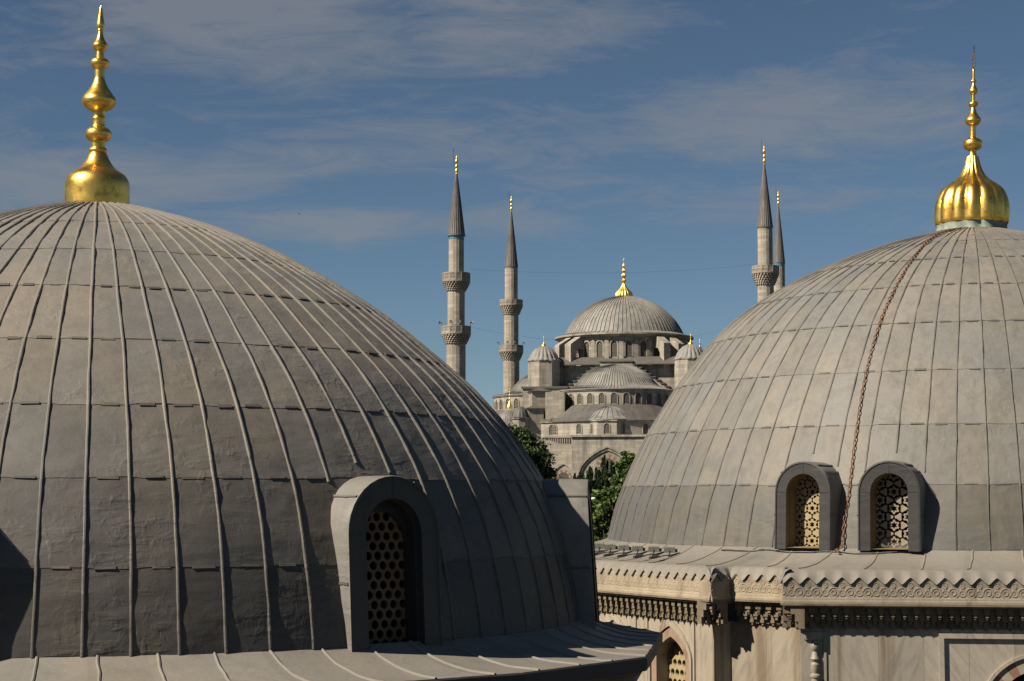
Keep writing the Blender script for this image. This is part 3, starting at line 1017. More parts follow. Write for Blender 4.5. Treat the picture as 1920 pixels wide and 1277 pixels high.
for a, b in ((Pa, P1), (P1, P2), (P2, P3), (P3, P3f), (P3f, P4), (P4, P5), (P5, P6), (P6, P7)):
    T, L = segT(a, b)
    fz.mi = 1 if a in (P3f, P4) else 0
    nm = max(1, round(L / MW)); mw = L / nm
    lo, hi = 0.0, L
    detail = a in (P2, P1) or a == Pa or a == P3f
    stepx = mw / (20 if detail else 10)
    nu = max(4, int(L / stepx)); nv = 30 if detail else 16
    fz.slab(lambda u, v: top_line((u / mw) % 1.0 - 0.5) - v, lo, hi, FB, FT + 0.01, nu, nv, -0.34, 0.0, T, relief_fn(mw))
    # lead drip edge follows the points
    n2 = max(8, nm * 12)
    rws = []
    for off, w_ in ((-0.02, -0.16), (0.0, -0.125), (0.30, -0.055), (1.0, 0.040), (1.0, 0.022), (1.0, 0.0)):
        row = []
        for k2 in range(n2 + 1):
            u = L * k2 / n2
            tv = top_line((u / mw) % 1.0 - 0.5) + 0.012
            bulge = 0.006 * (1 - (tv - FV) / (FT - FV)) if off == 1 else 0
            v = tv if off == 1 else -1.375 - 0.16 * off
            row.append(T(u, v - (0.012 if w_ == 0.022 else 0), w_ + bulge))
        rws.append(row)
    drip.pv = 0.4
    drip.grid(rws)
    # cornice under the frieze
    e = 0.0
    for w0, w1, v0, v1 in ((-0.4, 0.045, FB - 0.035, FB - 0.002), (-0.4, 0.0, FB - 0.075, FB - 0.037), (-0.4, -0.14, FB - 0.20, FB - 0.077), (-0.4, -0.22, FB - 0.34, FB - 0.202), (-0.4, -0.28, FB - 0.47, FB - 0.342)):
        co.box(-e, L + e, w0, w1, v0, v1, lambda x, y, z, T=T: T(x, z, y))
    ns_ = max(1, round(L / 0.215)); sp_ = L / ns_
    for k2 in range(ns_):
        u = (k2 + 0.5) * sp_
        bx = lambda x, y, z, T=T: T(x, z, y)
        if u < 0.03 or u > L - 0.03: continue
        co.box(u - 0.055, u + 0.055, -0.16, -0.060, FB - 0.185, FB - 0.078, bx)
        co.box(u - 0.030, u + 0.030, -0.16, -0.080, FB - 0.245, FB - 0.187, bx)
        co.box(u - 0.014, u + 0.014, -0.16, -0.100, FB - 0.285, FB - 0.247, bx)
        u2 = u + sp_ / 2
        if u2 < L - 0.05:
            co.box(u2 - 0.05, u2 + 0.05, -0.24, -0.155, FB - 0.325, FB - 0.203, bx)
            co.box(u2 - 0.026, u2 + 0.026, -0.24, -0.175, FB - 0.385, FB - 0.327, bx)
        co.box(u - 0.04, u + 0.04, -0.30, -0.225, FB - 0.45, FB - 0.343, bx)
        co.box(u - 0.016, u + 0.016, -0.30, -0.245, FB - 0.50, FB - 0.452, bx)
fz.build('carved_frieze', [M['stone_carved'], M['stone_grey']], tombR, True, 50)
drip.build('drip_edge', M['lead_eave'], tombR, True, 40)
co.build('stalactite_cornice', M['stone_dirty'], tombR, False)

# marble walls
WOFF = 0.33
wp = offset_plan(plan, WOFF)
wl = MB()
def pointed_field(u0, hw, spring, apex):
    rise = apex - spring
    def f(u, v):
        x = abs(u - u0)
        if v < spring: return x - hw
        if x >= hw: return x - hw + 1e-4
        return (v - spring - rise * (0.62 * sqrt(1 - (x / hw) ** 2) + 0.38 * (1 - x / hw))) * 0.8
    return f
WT = FB - 0.46
# left facet with two arched windows
Tl, Ll = segT(wp[0], wp[1])
wins = [(Ll - 1.50, 0.53, -3.30, -2.84), (Ll - 3.62, 0.53, -3.30, -2.84)]
def left_field(u, v):
    r = 9
    for u0, hw, s_, ap in wins:
        r = min(r, pointed_field(u0, hw, s_, ap)(u, v) if v > -6.6 else 9)
    return r
wl.slab(left_field, Ll - 5.2, Ll, -5.2, WT, 86, 46, -0.55, 0.0, Tl)
wl.box(0, Ll - 5.2, -0.5, 0, -16, WT, lambda x, y, z: Tl(x, z, y))
wl.box(Ll - 5.2, Ll, -0.5, 0, -16, -5.2, lambda x, y, z: Tl(x, z, y))
for i in range(1, len(wp)):
    a, b = wp[i], wp[(i + 1) % len(wp)]
    T, L = segT(a, b)
    wl.mi = 1 if i == 4 else 0
    if i == 4:
        # porch front with an arched opening
        fld = lambda u, v, L=L: (hypot(u - L / 2, max(0, v + 4.02)) - 0.80)
        wl.slab(fld, 0, L, -5.0, WT, 180, 50, -0.6, 0.0, T)
        wl.box(0, L / 2 - .85, -0.5, 0, -16, -5.0, lambda x, y, z, T=T: T(x, z, y))
        wl.box(L / 2 + .85, L, -0.5, 0, -16, -5.0, lambda x, y, z, T=T: T(x, z, y))
    else:
        wl.quadpts(T(0, -16, 0), T(L, -16, 0), T(L, WT, 0), T(0, WT, 0))
wl.build('wall', [M['marble'], M['marble_grey']], tombR, False)

# window joinery of the left facet
def ring_strip(mb, T, fo, fi, w0, w1):
    """moulding between two open outlines"""
    rows_ = [[T(u, v, w0) for u, v in fo], [T(u, v, w1) for u, v in fo], [T(u, v, w1) for u, v in fi], [T(u, v, w0) for u, v in fi]]
    mb.grid(rows_)
def pointed_pts(u0, hw, spring, apex, bot, n=10):
    rise = apex - spring
    right = []
    for k in range(n + 1):
        x = cos(pi / 2 * k / n)
        right.append((hw * x, spring + rise * (0.62 * sqrt(max(0, 1 - x * x)) + 0.38 * (1 - x))))
    return [(u0 - hw, bot)] + [(u0 - x, y) for x, y in right] + [(u0 + x, y) for x, y in right[::-1][1:]] + [(u0 + hw, bot)]
for u0, hw, s_, ap in wins:
    wm = MB()
    # voussoirs, red and white by turns
    po = pointed_pts(u0, hw + 0.17, s_, ap + 0.20, -5.2, 12); pi_ = pointed_pts(u0, hw - .01, s_, ap - .01, -5.2, 12)
    for i in range(len(po) - 1):
        wm.mi = 1
        wm.quadpts(Tl(*pi_[i], 0.006), Tl(*po[i], 0.006), Tl(*po[i + 1], 0.006), Tl(*pi_[i + 1], 0.006))
    wm.mi = 0
    ring_strip(wm, Tl, pointed_pts(u0, hw + 0.245, s_, ap + 0.36, -5.2, 12), pointed_pts(u0, hw + 0.175, s_, ap + 0.21, -5.2, 12), 0.0, 0.045)
    fr = [(u0 - hw - 0.34, -5.2), (u0 - hw - 0.34, ap + 0.42), (u0 + hw + 0.34, ap + 0.42), (u0 + hw + 0.34, -5.2)]
    fr2 = [(u0 - hw - 0.28, -5.2), (u0 - hw - 0.28, ap + 0.36), (u0 + hw + 0.28, ap + 0.36), (u0 + hw + 0.28, -5.2)]
    ring_strip(wm, Tl, fr, fr2, 0.0, 0.03)
    wo_ = wm.build('window', [M['marble'], M['mottled_stone']], tombR, False)
    gb = MB()
    gb.slab(hex_holes(0.165, 0.20, 0.066), u0 - hw, u0 + hw, -5.2, ap, 90, 190, -0.36, -0.30, Tl)
    gb.build('grille', M['grille_cream'], wo_, False)

# porch front: moulded panel frame, arch of red and white stones, colonette
Tp, Lp = segT(wp[4], wp[5])
pm = MB()
fu = 2.55
fr = [(fu, -5.2), (fu, -2.575), (Lp - fu, -2.575), (Lp - fu, -5.2)]
ring_strip(pm, Tp, [(fu - .0, -5.2), (fu, -2.56), (Lp - fu, -2.56), (Lp - fu, -5.2)], [(fu + .09, -5.2), (fu + .09, -2.65), (Lp - fu - .09, -2.65), (Lp - fu - .09, -5.2)], 0.0, 0.07)
em = MB()
ring_strip(em, Tp, [(0.42, -5.2), (0.42, -2.55), (0.48, -2.55), (0.48, -2.56)], [(0.47, -5.2), (0.47, -2.58), (0.475, -2.58), (0.475, -2.58)], 0.0, 0.03)
em.build('edge_moulding', M['marble_grey'], tombR, False)
pm.build('panel_moulding', M['marble_grey'], tombR, False)
ar = MB()
NV = 17
for i in range(NV):
    a0, a1 = pi * i / NV, pi * (i + 1) / NV
    ar.mi = i % 2
    def q(a, r, w_): return Tp(Lp / 2 - r * cos(a), -4.02 + r * sin(a), w_)
    r0_, r1_ = 0.79, 1.05
    m_ = (a0 + a1) / 2
    ar.quadpts(q(a0, r0_, .012), q(a0, r1_, .012), q(m_, r1_, .012), q(m_, r0_, .012))
    ar.quadpts(q(m_, r0_, .012), q(m_, r1_, .012), q(a1, r1_, .012), q(a1, r0_, .012))
ar.mi = 2
ring_strip(ar, Tp, [(Lp / 2 - 1.12 * cos(pi * i / 40), -4.02 + 1.12 * sin(pi * i / 40)) for i in range(41)], [(Lp / 2 - 1.055 * cos(pi * i / 40), -4.02 + 1.055 * sin(pi * i / 40)) for i in range(41)], 0.0, 0.06)
ar.build('porch_arch', [M['white_stone'], M['red_stone'], M['marble']], tombR, False)
cb_ = MB()
cc = Tp(0.26, 0, 0.03)
cb_.lathe((cc[0], cc[1], 0), [(0.075, -16), (0.075, -3.42), (0.10, -3.40), (0.10, -3.36), (0.06, -3.33), (0.085, -3.25), (0.085, -3.16), (0.05, -3.12), (0.09, -3.06), (0.06, -2.98), (0.05, -2.92), (0.095, -2.86), (0.095, -2.80), (0.04, -2.76), (0.04, -2.72)], 14)
cb_.build('colonette', M['marble_grey'], tombR, True, 40)
pb = MB()
pb.box(0.06, 0.44, -0.02, 0.05, -2.70, -2.56, lambda x, y, z: Tp(x, z, y))
pb.build('capital_block', M['marble_grey'], tombR)

# gold ribbed finial on a verdigris collar
k = 43.5 / 3400 / 3.042
z0 = 6.37
Z = lambda y: z0 + (1140 - y) * k * 1.024
secR = [('bulb', sec([(1100, 206), (1085, 213), (1040, 214), (1000, 212), (950, 200), (905, 176), (870, 134), (845, 98), (820, 74), (790, 57), (748, 43), (712, 34)])),
        ('finial', sec([(716, 28), (706, 24), (680, 21), (668, 24)])),
        ('knob', sec([(676, 28), (668, 44), (655, 53), (640, 56), (625, 52), (614, 40), (607, 24)])),
        ('finial', sec([(612, 22), (600, 19), (540, 18), (530, 22)])),
        ('knob', sec([(536, 20), (528, 34), (512, 45), (498, 44), (482, 33), (462, 21), (440, 14), (428, 12)])),
        ('finial', sec([(432, 12), (424, 14)])),
        ('knob', sec([(430, 12), (424, 22), (412, 29), (402, 24), (395, 12)])),
        ('finial', sec([(398, 10), (352, 9)])),
        ('knob', sec([(358, 10), (350, 20), (336, 25), (322, 20), (302, 11), (290, 8)])),
        ('knob', sec([(292, 8), (284, 17), (276, 16), (270, 9)])),
        ('finial', sec([(272, 9), (217, 8), (215, 3)]))]
fR = finial(tombR, CR, secR, M['gold'], 36, lobed='bulb', nlobes=14, amp=0.085, tilt=(0.034, 0))
# openwork leaf on the tip
tb = MB()
zt0 = Z(217)
for s_ in (-1, 1):
    pts = []
    for i in range(13):
        t = i / 12
        wv = 0.045 * sin(pi * min(1, t * 1.25)) * (1 if t < .8 else 0)
        x = CR[0] + 0.034 * (zt0 + t * 140 * k - 6.45) + s_ * wv
        pts.append((x, CR[1], zt0 + t * 145 * k))
    tb.tube(pts, 0.011, 5)
for t in (0.15, 0.3, 0.45, 0.6):
    zz = zt0 + t * 145 * k; wv = 0.045 * sin(pi * min(1, t * 1.25)); x = CR[0] + .034 * (zz - 6.45)
    tb.tube([(x - wv, CR[1], zz - .02), (x + wv, CR[1], zz + .03)], 0.008, 4)
tb.build('tip', M['bronze'], fR)
cl_ = MB()
rows = []
for r, y in ((0.80, 1150), (0.86, 1140), (0.83, 1120), (0.84, 1100), (0.80, 1088), (0.66, 1086)):
    row = []
    for i in range(84):
        t = 2 * pi * i / 84
        rr = r * (0.955 + 0.05 * abs(sin(7 * t)) + 0.008 * sin(23 * t))
        row.append((CR[0] + rr * sin(t), CR[1] + rr * cos(t), Z(y) - 0.01 + 0.012 * sin(3 * t)))
    rows.append(row)
cl_.grid(rows, True)
cl_.build('collar', M['verdigris'], tombR, True, 40)

# ------------------------------------------------------------------ rusty chain down the right dome
CH = [(10.93, 42.72, 6.30), (10.66, 42.55, 6.27), (10.347, 42.32, 6.206), (9.921, 41.802, 6.03), (9.525, 41.176, 5.779), (8.983, 40.15, 5.299), (8.473, 39.203, 4.718), (8.107, 38.605, 4.21), (7.813, 38.154, 3.707), (7.591, 37.816, 3.225), (7.362, 37.437, 2.639), (7.18, 37.115, 2.069), (7.003, 36.759, 1.4), (6.852, 36.47, 0.747), (6.703, 36.195, 0.0), (6.588, 36.071, -0.526), (6.52, 35.95, -1.0), (6.44, 35.78, -1.09), (6.33, 35.70, -1.12), (6.38, 35.60, -1.14)]
def surf_r(x, y, z, off):
    """push a point out of the dome along the radius"""
    dx, dy = x - CR[0], y - CR[1]; r = hypot(dx, dy)
    R_ = lerp_tab(PR, z)
    e = .05; drz = (lerp_tab(PR, z + e) - lerp_tab(PR, z - e)); l = hypot(drz, 2 * e)
    nr, nz = 2 * e / l, -drz / l
    return Vector((x + dx / r * nr * off, y + dy / r * nr * off, z + nz * off))
chm = MB()
pts = []
for a, b in zip(CH, CH[1:]):
    n_ = max(1, int((Vector(b) - Vector(a)).length / 0.02))
    for i in range(n_):
        t = i / n_
        p = [a[j] + (b[j] - a[j]) * t for j in range(3)]
        pts.append(surf_r(*p, 0.045) if p[2] > -1.0 else Vector((p[0], p[1], p[2] + .06)))
LINK = 0.085
acc = 0; last = pts[0]; anchors = [last]
for p in pts[1:]:
    if (p - last).length >= LINK:
        anchors.append(p); last = p
for i, (a, b) in enumerate(zip(anchors, anchors[1:])):
    c = (a + b) / 2; d = (b - a).normalized()
    out_ = Vector((c.x - CR[0], c.y - CR[1], 1.5)).normalized()
    side = d.cross(out_).normalized(); out_ = side.cross(d)
    ang = radians(45 if i % 2 else -45) + 0.3 * ns(i, 0, 0)
    e1 = side * cos(ang) + out_ * sin(ang); e2 = d.cross(e1)
    ring = []
    hl, hwd, rr = LINK * 0.68, 0.023, 0.0105
    for k2 in range(12):
        t = 2 * pi * k2 / 12
        ctr = c + d * (hl * cos(t)) + e1 * (hwd * sin(t))
        nrm = (d * (cos(t)) * hwd + e1 * (sin(t)) * hl).normalized()
        ring.append([tuple(ctr + (nrm * cos(2 * pi * m_ / 5) + e2 * sin(2 * pi * m_ / 5)) * rr) for m_ in range(5)])
    ring.append(ring[0])
    chm.grid(ring, True)
cho = chm.build('chain', M['rust'], None, True, 60)
tag(cho, 'rusty iron chain hanging from the ribbed gold finial down over the lead dome', 'chain')

# ------------------------------------------------------------------ cable along the foot of the right dome
def eave_pt(h, t, off=0.0):
    x, y, z = PfR(radians(h), t)
    return (x, y, z + off)
cpts = []
for i in range(90):
    s_ = i / 89
    h = 229.0 - s_ * 27.6
    t = 0.15 + 0.018 * sin(s_ * 19) + 0.03 * ns(s_ * 9, 2, 0) - (0.02 if s_ > .9 else 0)
    cpts.append(eave_pt(h, max(0.08, t), 0.022 + 0.010 * abs(sin(s_ * 31))))
cbm = MB(); cbm.tube(cpts, 0.014, 6)
tag(cbm.build('power_cable', M['rubber']), 'loose black cable lying along the foot of the right lead dome', 'cable')

# ------------------------------------------------------------------ floodlights on the eave
def floodlight(name):
    r = empty(name, (0, 0, 0))
    mb = MB()
    mb.box(-0.115, 0.115, -0.065, 0.065, 0.07, 0.175)
    for k2 in range(5):
        x = -0.09 + k2 * 0.045
        mb.box(x - .006, x + .006, -0.065, 0.065, 0.177, 0.192)
    mb.build('housing', M['lamp_green'], r)
    mb = MB(); mb.box(-0.118, -0.116, -0.05, 0.05, 0.08, 0.145); mb.build('lens', M['lamp_glass'], r)
    mb = MB()
    for s_ in (-1, 1): mb.box(-0.012, 0.012, s_ * 0.072 - .004, s_ * 0.072 + .004, 0.0, 0.12)
    mb.box(-0.03, 0.05, -0.08, 0.08, 0.0, 0.012); mb.build('bracket', M['dark_metal'], r)
    mb = MB(); mb.box(0.117, 0.165, -0.035, 0.035, 0.075, 0.15); mb.build('gland', M['dark_metal'], r)
    mb = MB(); mb.tube([(0.10, -0.05, 0.03), (-0.12, -0.32, 0.02), (-0.32, -0.58, -0.03)], 0.012, 6); mb.build('arm', M['dark_metal'], r)
    mb = MB(); mb.tube([(-0.26, -0.52, 0.0), (-0.40, -0.64, -0.02)], 0.032, 8)
    mb.box(-0.27, -0.20, -0.53, -0.43, -0.02, 0.035); mb.build('clamp', M['dark_metal'], r)
    return r
def copy_tree(o, parent=None):
    c = o.copy(); col.objects.link(c)
    if parent is not None: c.parent = parent
    for ch_ in list(o.children): copy_tree(ch_, c)
    return c
fl0 = floodlight('floodlight')
labs = ['green-grey floodlight nearest the plugged end of the black cable', 'second green-grey floodlight from the cable plug on the eave',
        'third green-grey floodlight from the cable plug on the eave', 'fourth green-grey floodlight from the cable plug on the eave',
        'fifth green-grey floodlight from the cable plug, close to the near dormer', 'farthest green-grey floodlight, half hidden by the dark near dormer']
fpx = [1255.6, 1225.8, 1195.6, 1169.5, 1144.7, 1124.0]
def eave_at_px(px, t):
    best = None
    for i in range(0, 700):
        h = 215 + i * 0.08
        x, y, z = PfR(radians(h), t)
        q_ = 960 + 3400 * x / (y * cos(PITCH) + z * sin(PITCH))
        if best is None or abs(q_ - px) < best[0]: best = (abs(q_ - px), (x, y, z), h)
    return best[1], best[2]
for i, px in enumerate(fpx):
    p, h = eave_at_px(px, 0.42)
    o = fl0 if i == 0 else copy_tree(fl0)
    o.location = (p[0], p[1], p[2] + 0.01)
    o.rotation_euler = (0, 0, radians(-6 + 5 * ns(i, 3, 0)))
    tag(o, labs[i], 'floodlight', 'floodlights on the lead eave')

# ================================================================== THE DISTANT MOSQUE
PHI = radians(9.5)
CM = (24.2, 390.0)
def Mw(x, y, z): return (CM[0] + x * cos(PHI) + y * sin(PHI), CM[1] - x * sin(PHI) + y * cos(PHI), z)
mosque = empty('mosque', (CM[0], CM[1], -16))
tag(mosque, 'distant grey stone mosque with cascading lead domes between the two near domes', 'mosque')

def far_dome(prof, C, nrib, rib, seg=2, a0=0.0, a1=2 * pi, seed=3):
    """lathe with raised seams; prof (r, z) from the top down; angles in the mosque's own frame, 0 = away"""
    mb = MB(); rnd = random.Random(seed)
    n = int(round(nrib * (a1 - a0) / (2 * pi))) * seg
    rows = []
    for r, z in prof:
        rows.append([Mw(C[0] + r * sin(a0 + (a1 - a0) * k2 / n), C[1] + r * cos(a0 + (a1 - a0) * k2 / n), C[2] + z) for k2 in range(n + 1)])
    ids = [[mb.add(p) for p in r_] for r_ in rows]
    for j in range(len(rows) - 1):
        tint = [rnd.random() for _ in range(n // seg + 1)]
        for k2 in range(n):
            mb.pv = 0.15 + 0.7 * tint[k2 // seg]
            mb.face(ids[j][k2], ids[j + 1][k2], ids[j + 1][k2 + 1], ids[j][k2 + 1])
    for q in range(n // seg + 1):
        t = a0 + (a1 - a0) * q * seg / n
        prev = None
        mb.pv = -0.9
        for r, z in prof:
            if r < 1.2: continue
            dt = rib / r
            row = [mb.add(Mw(C[0] + (r + o) * sin(t + d), C[1] + (r + o) * cos(t + d), C[2] + z + u)) for d, o, u in ((-dt, -.02, -.02), (0, rib * .7, rib * .9), (dt, -.02, -.02))]
            if prev:
                for m_ in range(2): mb.face(prev[m_], row[m_], row[m_ + 1], prev[m_ + 1])
            prev = row
    return mb

def cap(R_, rb, n=14):
    """spherical cap profile of sphere radius R_, base radius rb, from the top down"""
    am = math.asin(min(1, rb / R_)); out = []
    for k2 in range(n + 1):
        a = am * k2 / n
        out.append((max(0.02, R_ * sin(a)), R_ * cos(a) - R_ * cos(am)))
    return out

def arch_window(parent, T, w_, h_, frame_w=0.18, proud=0.16, name='window', pane='pane', stone_m='stone_far', pointed=0.15):
    mb = MB()
    po = arch_pts(w_ / 2 + frame_w, h_ + frame_w, 0.0, 10, pointed); pi2 = arch_pts(w_ / 2, h_, 0.0, 10, pointed)
    rows_ = [[T(u, v, 0) for u, v in po], [T(u, v, proud) for u, v in po], [T(u, v, proud) for u, v in pi2], [T(u, v, 0.02) for u, v in pi2]]
    mb.grid(rows_)
    mb.mi = 1
    mb.face(*[mb.add(T(u, v, 0.03)) for u, v in pi2[::-1]])
    return mb.build(name, [M[stone_m], M[pane]], parent, False)

def cyl_T(C, R_, ang, z):
    """frame on a cylinder of the mosque; ang in the mosque frame, 0 = front, positive = right"""
    hx, hy = sin(ang), -cos(ang)          # outward, local
    tx, ty = cos(ang), sin(ang)
    return lambda u, v, w_: Mw(C[0] + hx * (R_ + w_) + tx * u, C[1] + hy * (R_ + w_) + ty * u, z + v)

def far_finial(parent, C, h, rb, name='finial', mat='gold_far', lob=0):
    mb = MB()
    pr = [(rb, 0), (rb * 1.02, .04 * h), (rb * .96, .11 * h), (rb * .70, .18 * h), (rb * .34, .26 * h), (rb * .17, .34 * h), (rb * .14, .38 * h), (rb * .28, .405 * h), (rb * .30, .43 * h), (rb * .12, .46 * h), (rb * .12, .50 * h),
          (rb * .24, .53 * h), (rb * .28, .56 * h), (rb * .12, .60 * h), (rb * .10, .635 * h), (rb * .20, .66 * h), (rb * .22, .685 * h), (rb * .09, .715 * h), (rb * .08, .76 * h), (rb * .15, .785 * h), (rb * .14, .81 * h), (rb * .06, .84 * h), (rb * .05, .90 * h), (rb * .09, .935 * h), (0.01, h)]
    mb.lathe(C, pr, 112 if lob else 16, lob, 0.10 if lob else 0)
    return mb.build(name, M[mat], parent, True, 50)

# main dome, its cornice and finial
mp = cap(13.94, 12.8, 16)
mp = [(r, z) for r, z in mp] + [(13.3, -0.25), (14.2, -0.55)]
md = far_dome(mp, (0, 0, 34.55), 84, 0.10, 2, seed=4).build('main_dome', M['lead_far'], mosque, False)
c0 = Mw(0, 0, 42.7)
far_finial(md, c0, 8.7, 1.95, lob=16)
mc = MB()
mc.lathe((*Mw(0, 0, 0)[:2], 0), [(13.2, 34.1), (14.95, 33.95), (14.95, 33.6), (14.5, 33.5), (14.2, 33.2), (13.6, 33.1)], 84)
mc.build('dome_cornice', M['stone_far'], mosque, True, 30)
db = MB()
db.lathe((*Mw(0, 0, 0)[:2], 0), [(13.6, 33.3), (13.6, 26.5)], 84)
drum = db.build('drum', M['stone_far'], mosque, True)
pr_ = MB()
for k2 in range(28):
    a = radians(12.857 * k2 + 9.9)
    aw = (a + pi) % (2 * pi) - pi
    if abs(aw - radians(9.5)) < radians(95):
        arch_window(drum, cyl_T((0, 0), 13.6, aw, 28.95), 1.35, 3.3, 0.30, 0.24)
    T = cyl_T((0, 0), 13.6, a + radians(6.43), 0)
    pr_.prism([(-.5, 28.2), (.5, 28.2), (.5, 32.2), (0, 32.6), (-.5, 32.2)], T, -.1, .32)
pr_.build('pilaster_band', M['stone_far'], drum)
for a in (-47.5, -36, 36.5, 48.5, 131, 143, -131, -143):
    fbm = MB()
    ar_ = radians(a)
    T0 = lambda u, v, w_, ar_=ar_: Mw(sin(ar_) * u + cos(ar_) * w_, -cos(ar_) * u + sin(ar_) * w_, v)
    prof_ = [(13.4, 33.3), (14.6, 33.3), (17.6, 31.6), (17.6, 26.5), (16.0, 26.5), (16.0, 29.6), (15.2, 30.7), (13.4, 30.9)]
    fbm.prism(prof_, T0, -0.85, 0.85)
    fbm.build('flying_buttress', M['stone_far'], mosque)

# square base with lead skirt
sb = MB()
def sq(h, z): return [Mw(x, y, z) for x, y in ((-h, -h), (h, -h), (h, h), (-h, h))]
sb.grid([sq(13.2, 28.9), sq(14.0, 28.4), sq(15.3, 27.3), sq(15.3, 27.1)], True)
sb.build('skirt_roof', M['lead_far_dark'], mosque)
sb = MB(); sb.grid([sq(13.5, 27.12), sq(13.5, -16)], True); sb.build('wall', M['stone_far'], mosque)

# corner towers with fluted caps
for lx, ly in ((-15.25, -15.25), (15.35, -15.25), (15.3, 15.3), (-15.3, 15.3)):
    tm = MB()
    c = Mw(lx, ly, 1.5 if ly > 0 else 0)
    tm.lathe(c, [(3.25, 28.2), (3.62, 28.15), (3.62, 27.9), (3.45, 27.8), (3.45, -16)], 8, rot=radians(22.5) - PHI + radians(180) + radians(4))
    tw = tm.build('corner_tower', M['stone_far'], mosque)
    cm = MB()
    dp = [(0.25, 31.15), (0.9, 31.05), (1.7, 30.65), (2.4, 30.0), (2.9, 29.25), (3.15, 28.6), (3.5, 28.22), (3.55, 28.1)]
    cm.lathe(c, dp, 120, 20, 0.075)
    cm.build('tower_cap', M['lead_far'], tw, True, 60)
    far_finial(tw, (c[0], c[1], 31.05 + c[2]), 2.5, 0.55)

# stepped gables over the great arches, half domes, window drums, roofs
def wing(head_deg, exedrae=True, wins=True, seed=1):
    """one side of the mosque; local frame rotated: u along the face, out = away from the dome"""
    hr = radians(head_deg)
    ux, uy = cos(hr), sin(hr)            # along the face, to the right for the front
    ox, oy = sin(hr), -cos(hr)           # outwards
    def T(u, v, w_): return Mw(ux * u + ox * w_, uy * u + oy * w_, v)
    gm_ = MB()
    nst = 8
    for i in range(nst + 1):
        hw_ = 3.4 + i * 0.93
        zt_ = 27.65 - i * 0.66
        prev_hw = 3.4 + (i - 1) * 0.93 if i else 0
        for s_ in ((-1, 1) if i else (0,)):
            if i == 0:
                gm_.box(-hw_, hw_, 13.6, 15.9, 20.0, zt_, lambda x, y, z: T(x, z, y))
            else:
                a_, b_ = sorted((s_ * prev_hw, s_ * hw_))
                gm_.box(a_ + .002, b_ - .002, 13.6, 15.9, 20.0, zt_, lambda x, y, z: T(x, z, y))
    # lead capping on each step
    gmo = gm_.build('stepped_gable', M['stone_far'], mosque)
    cp = MB()
    for i in range(nst + 1):
        hw_ = 3.4 + i * 0.93; zt_ = 27.65 - i * 0.66; ph = hw_ - 0.93
        for s_ in ((-1, 1) if i else (0,)):
            a_, b_ = (-hw_ - .15, hw_ + .15) if i == 0 else sorted((s_ * ph + s_ * .16, s_ * (hw_ + .15)))
            cp.box(a_, b_, 13.52, 16.15, zt_ + .004, zt_ + .24, lambda x, y, z: T(x, z, y))
    cp.build('capping', M['lead_far_dark'], gmo)
    # half dome
    prof_ = [(0.03, 27.05), (1.6, 26.95), (3.3, 26.65), (5.0, 26.05), (6.4, 25.15), (7.45, 24.0), (8.2, 23.0), (8.8, 22.4), (9.8, 21.95), (11.2, 21.65), (12.5, 21.5), (12.5, 21.3)]
    hd = MB()
    base = 16.2
    nrib = 46; seg = 2; n = nrib * seg
    rnd = random.Random(seed)
    def hp(r, a, z): return T(r * sin(a), z, base + r * cos(a))
    A0, A1 = -pi / 2, pi / 2
    rows_ = [[hp(r, A0 + (A1 - A0) * k2 / n, z) for k2 in range(n + 1)] for r, z in prof_]
    ids = [[hd.add(p) for p in r_] for r_ in rows_]
    for j in range(len(rows_) - 1):
        for k2 in range(n):
            if k2 % seg == 0: hd.pv = 0.15 + 0.7 * rnd.random()
            hd.face(ids[j][k2], ids[j + 1][k2], ids[j + 1][k2 + 1], ids[j][k2 + 1])
    for q in range(nrib + 1):
        a = A0 + (A1 - A0) * q / nrib; prev = None; hd.pv = -0.9
        for r, z in prof_[:-1]:
            if r < 1: continue
            row = [hd.add(hp(r + o, a + d / r, z + u_)) for d, o, u_ in ((-.08, -.02, -.02), (0, .05, .09), (.08, -.02, -.02))]
            if prev:
                for m_ in range(2): hd.face(prev[m_], row[m_], row[m_ + 1], prev[m_ + 1])
            prev = row
    hd.build('half_dome', M['lead_far'], mosque, False)
    # window drum
    wd = MB()
    ZB = 18.2
    rows_ = [[hp(r, A0 + (A1 - A0) * k2 / 60, z) for k2 in range(61)] for r, z in ((12.35, 21.3), (12.35, 21.1), (12.1, 21.0), (12.1, ZB - .6))]
    wd.grid(rows_)
    wdo = wd.build('window_drum', M['stone_far'], mosque, True, 30)
    if wins:
        for k2 in range(-8, 8):
            a = (k2 + 0.35) * radians(11.7)
            if abs(a) > radians(86): continue
            Tw = lambda u, v, w_, a=a: (lambda q_: q_)(T((12.08 + w_) * sin(a) + u * cos(a), ZB + .25 + v, base + (12.08 + w_) * cos(a) - u * sin(a)))
            arch_window(wdo, Tw, 1.2, 2.1, 0.16, 0.14)
    # roofs of the lower tier
    rf = MB()
    prof2 = [(12.0, 18.35), (12.6, 18.1), (14.2, 16.9), (15.6, 15.6), (16.6, 14.95), (16.6, 14.75)]
    n = 60; rnd = random.Random(seed + 3)
    rows_ = [[hp(r, A0 + (A1 - A0) * k2 / n, z) for k2 in range(n + 1)] for r, z in prof2]
    ids = [[rf.add(p) for p in r_] for r_ in rows_]
    for j in range(len(rows_) - 1):
        for k2 in range(n):
            rf.pv = 0.15 + 0.7 * rnd.random()
            rf.face(ids[j][k2], ids[j + 1][k2], ids[j + 1][k2 + 1], ids[j][k2 + 1])
    rf.build('lower_roof', M['lead_far_dark'], mosque)
    lw = MB()
    rows_ = [[hp(r, A0 + (A1 - A0) * k2 / n, z) for k2 in range(n + 1)] for r, z in ((16.4, 14.8), (16.4, 14.6), (16.2, 14.5), (16.2, 11.6))]
    lw.grid(rows_)
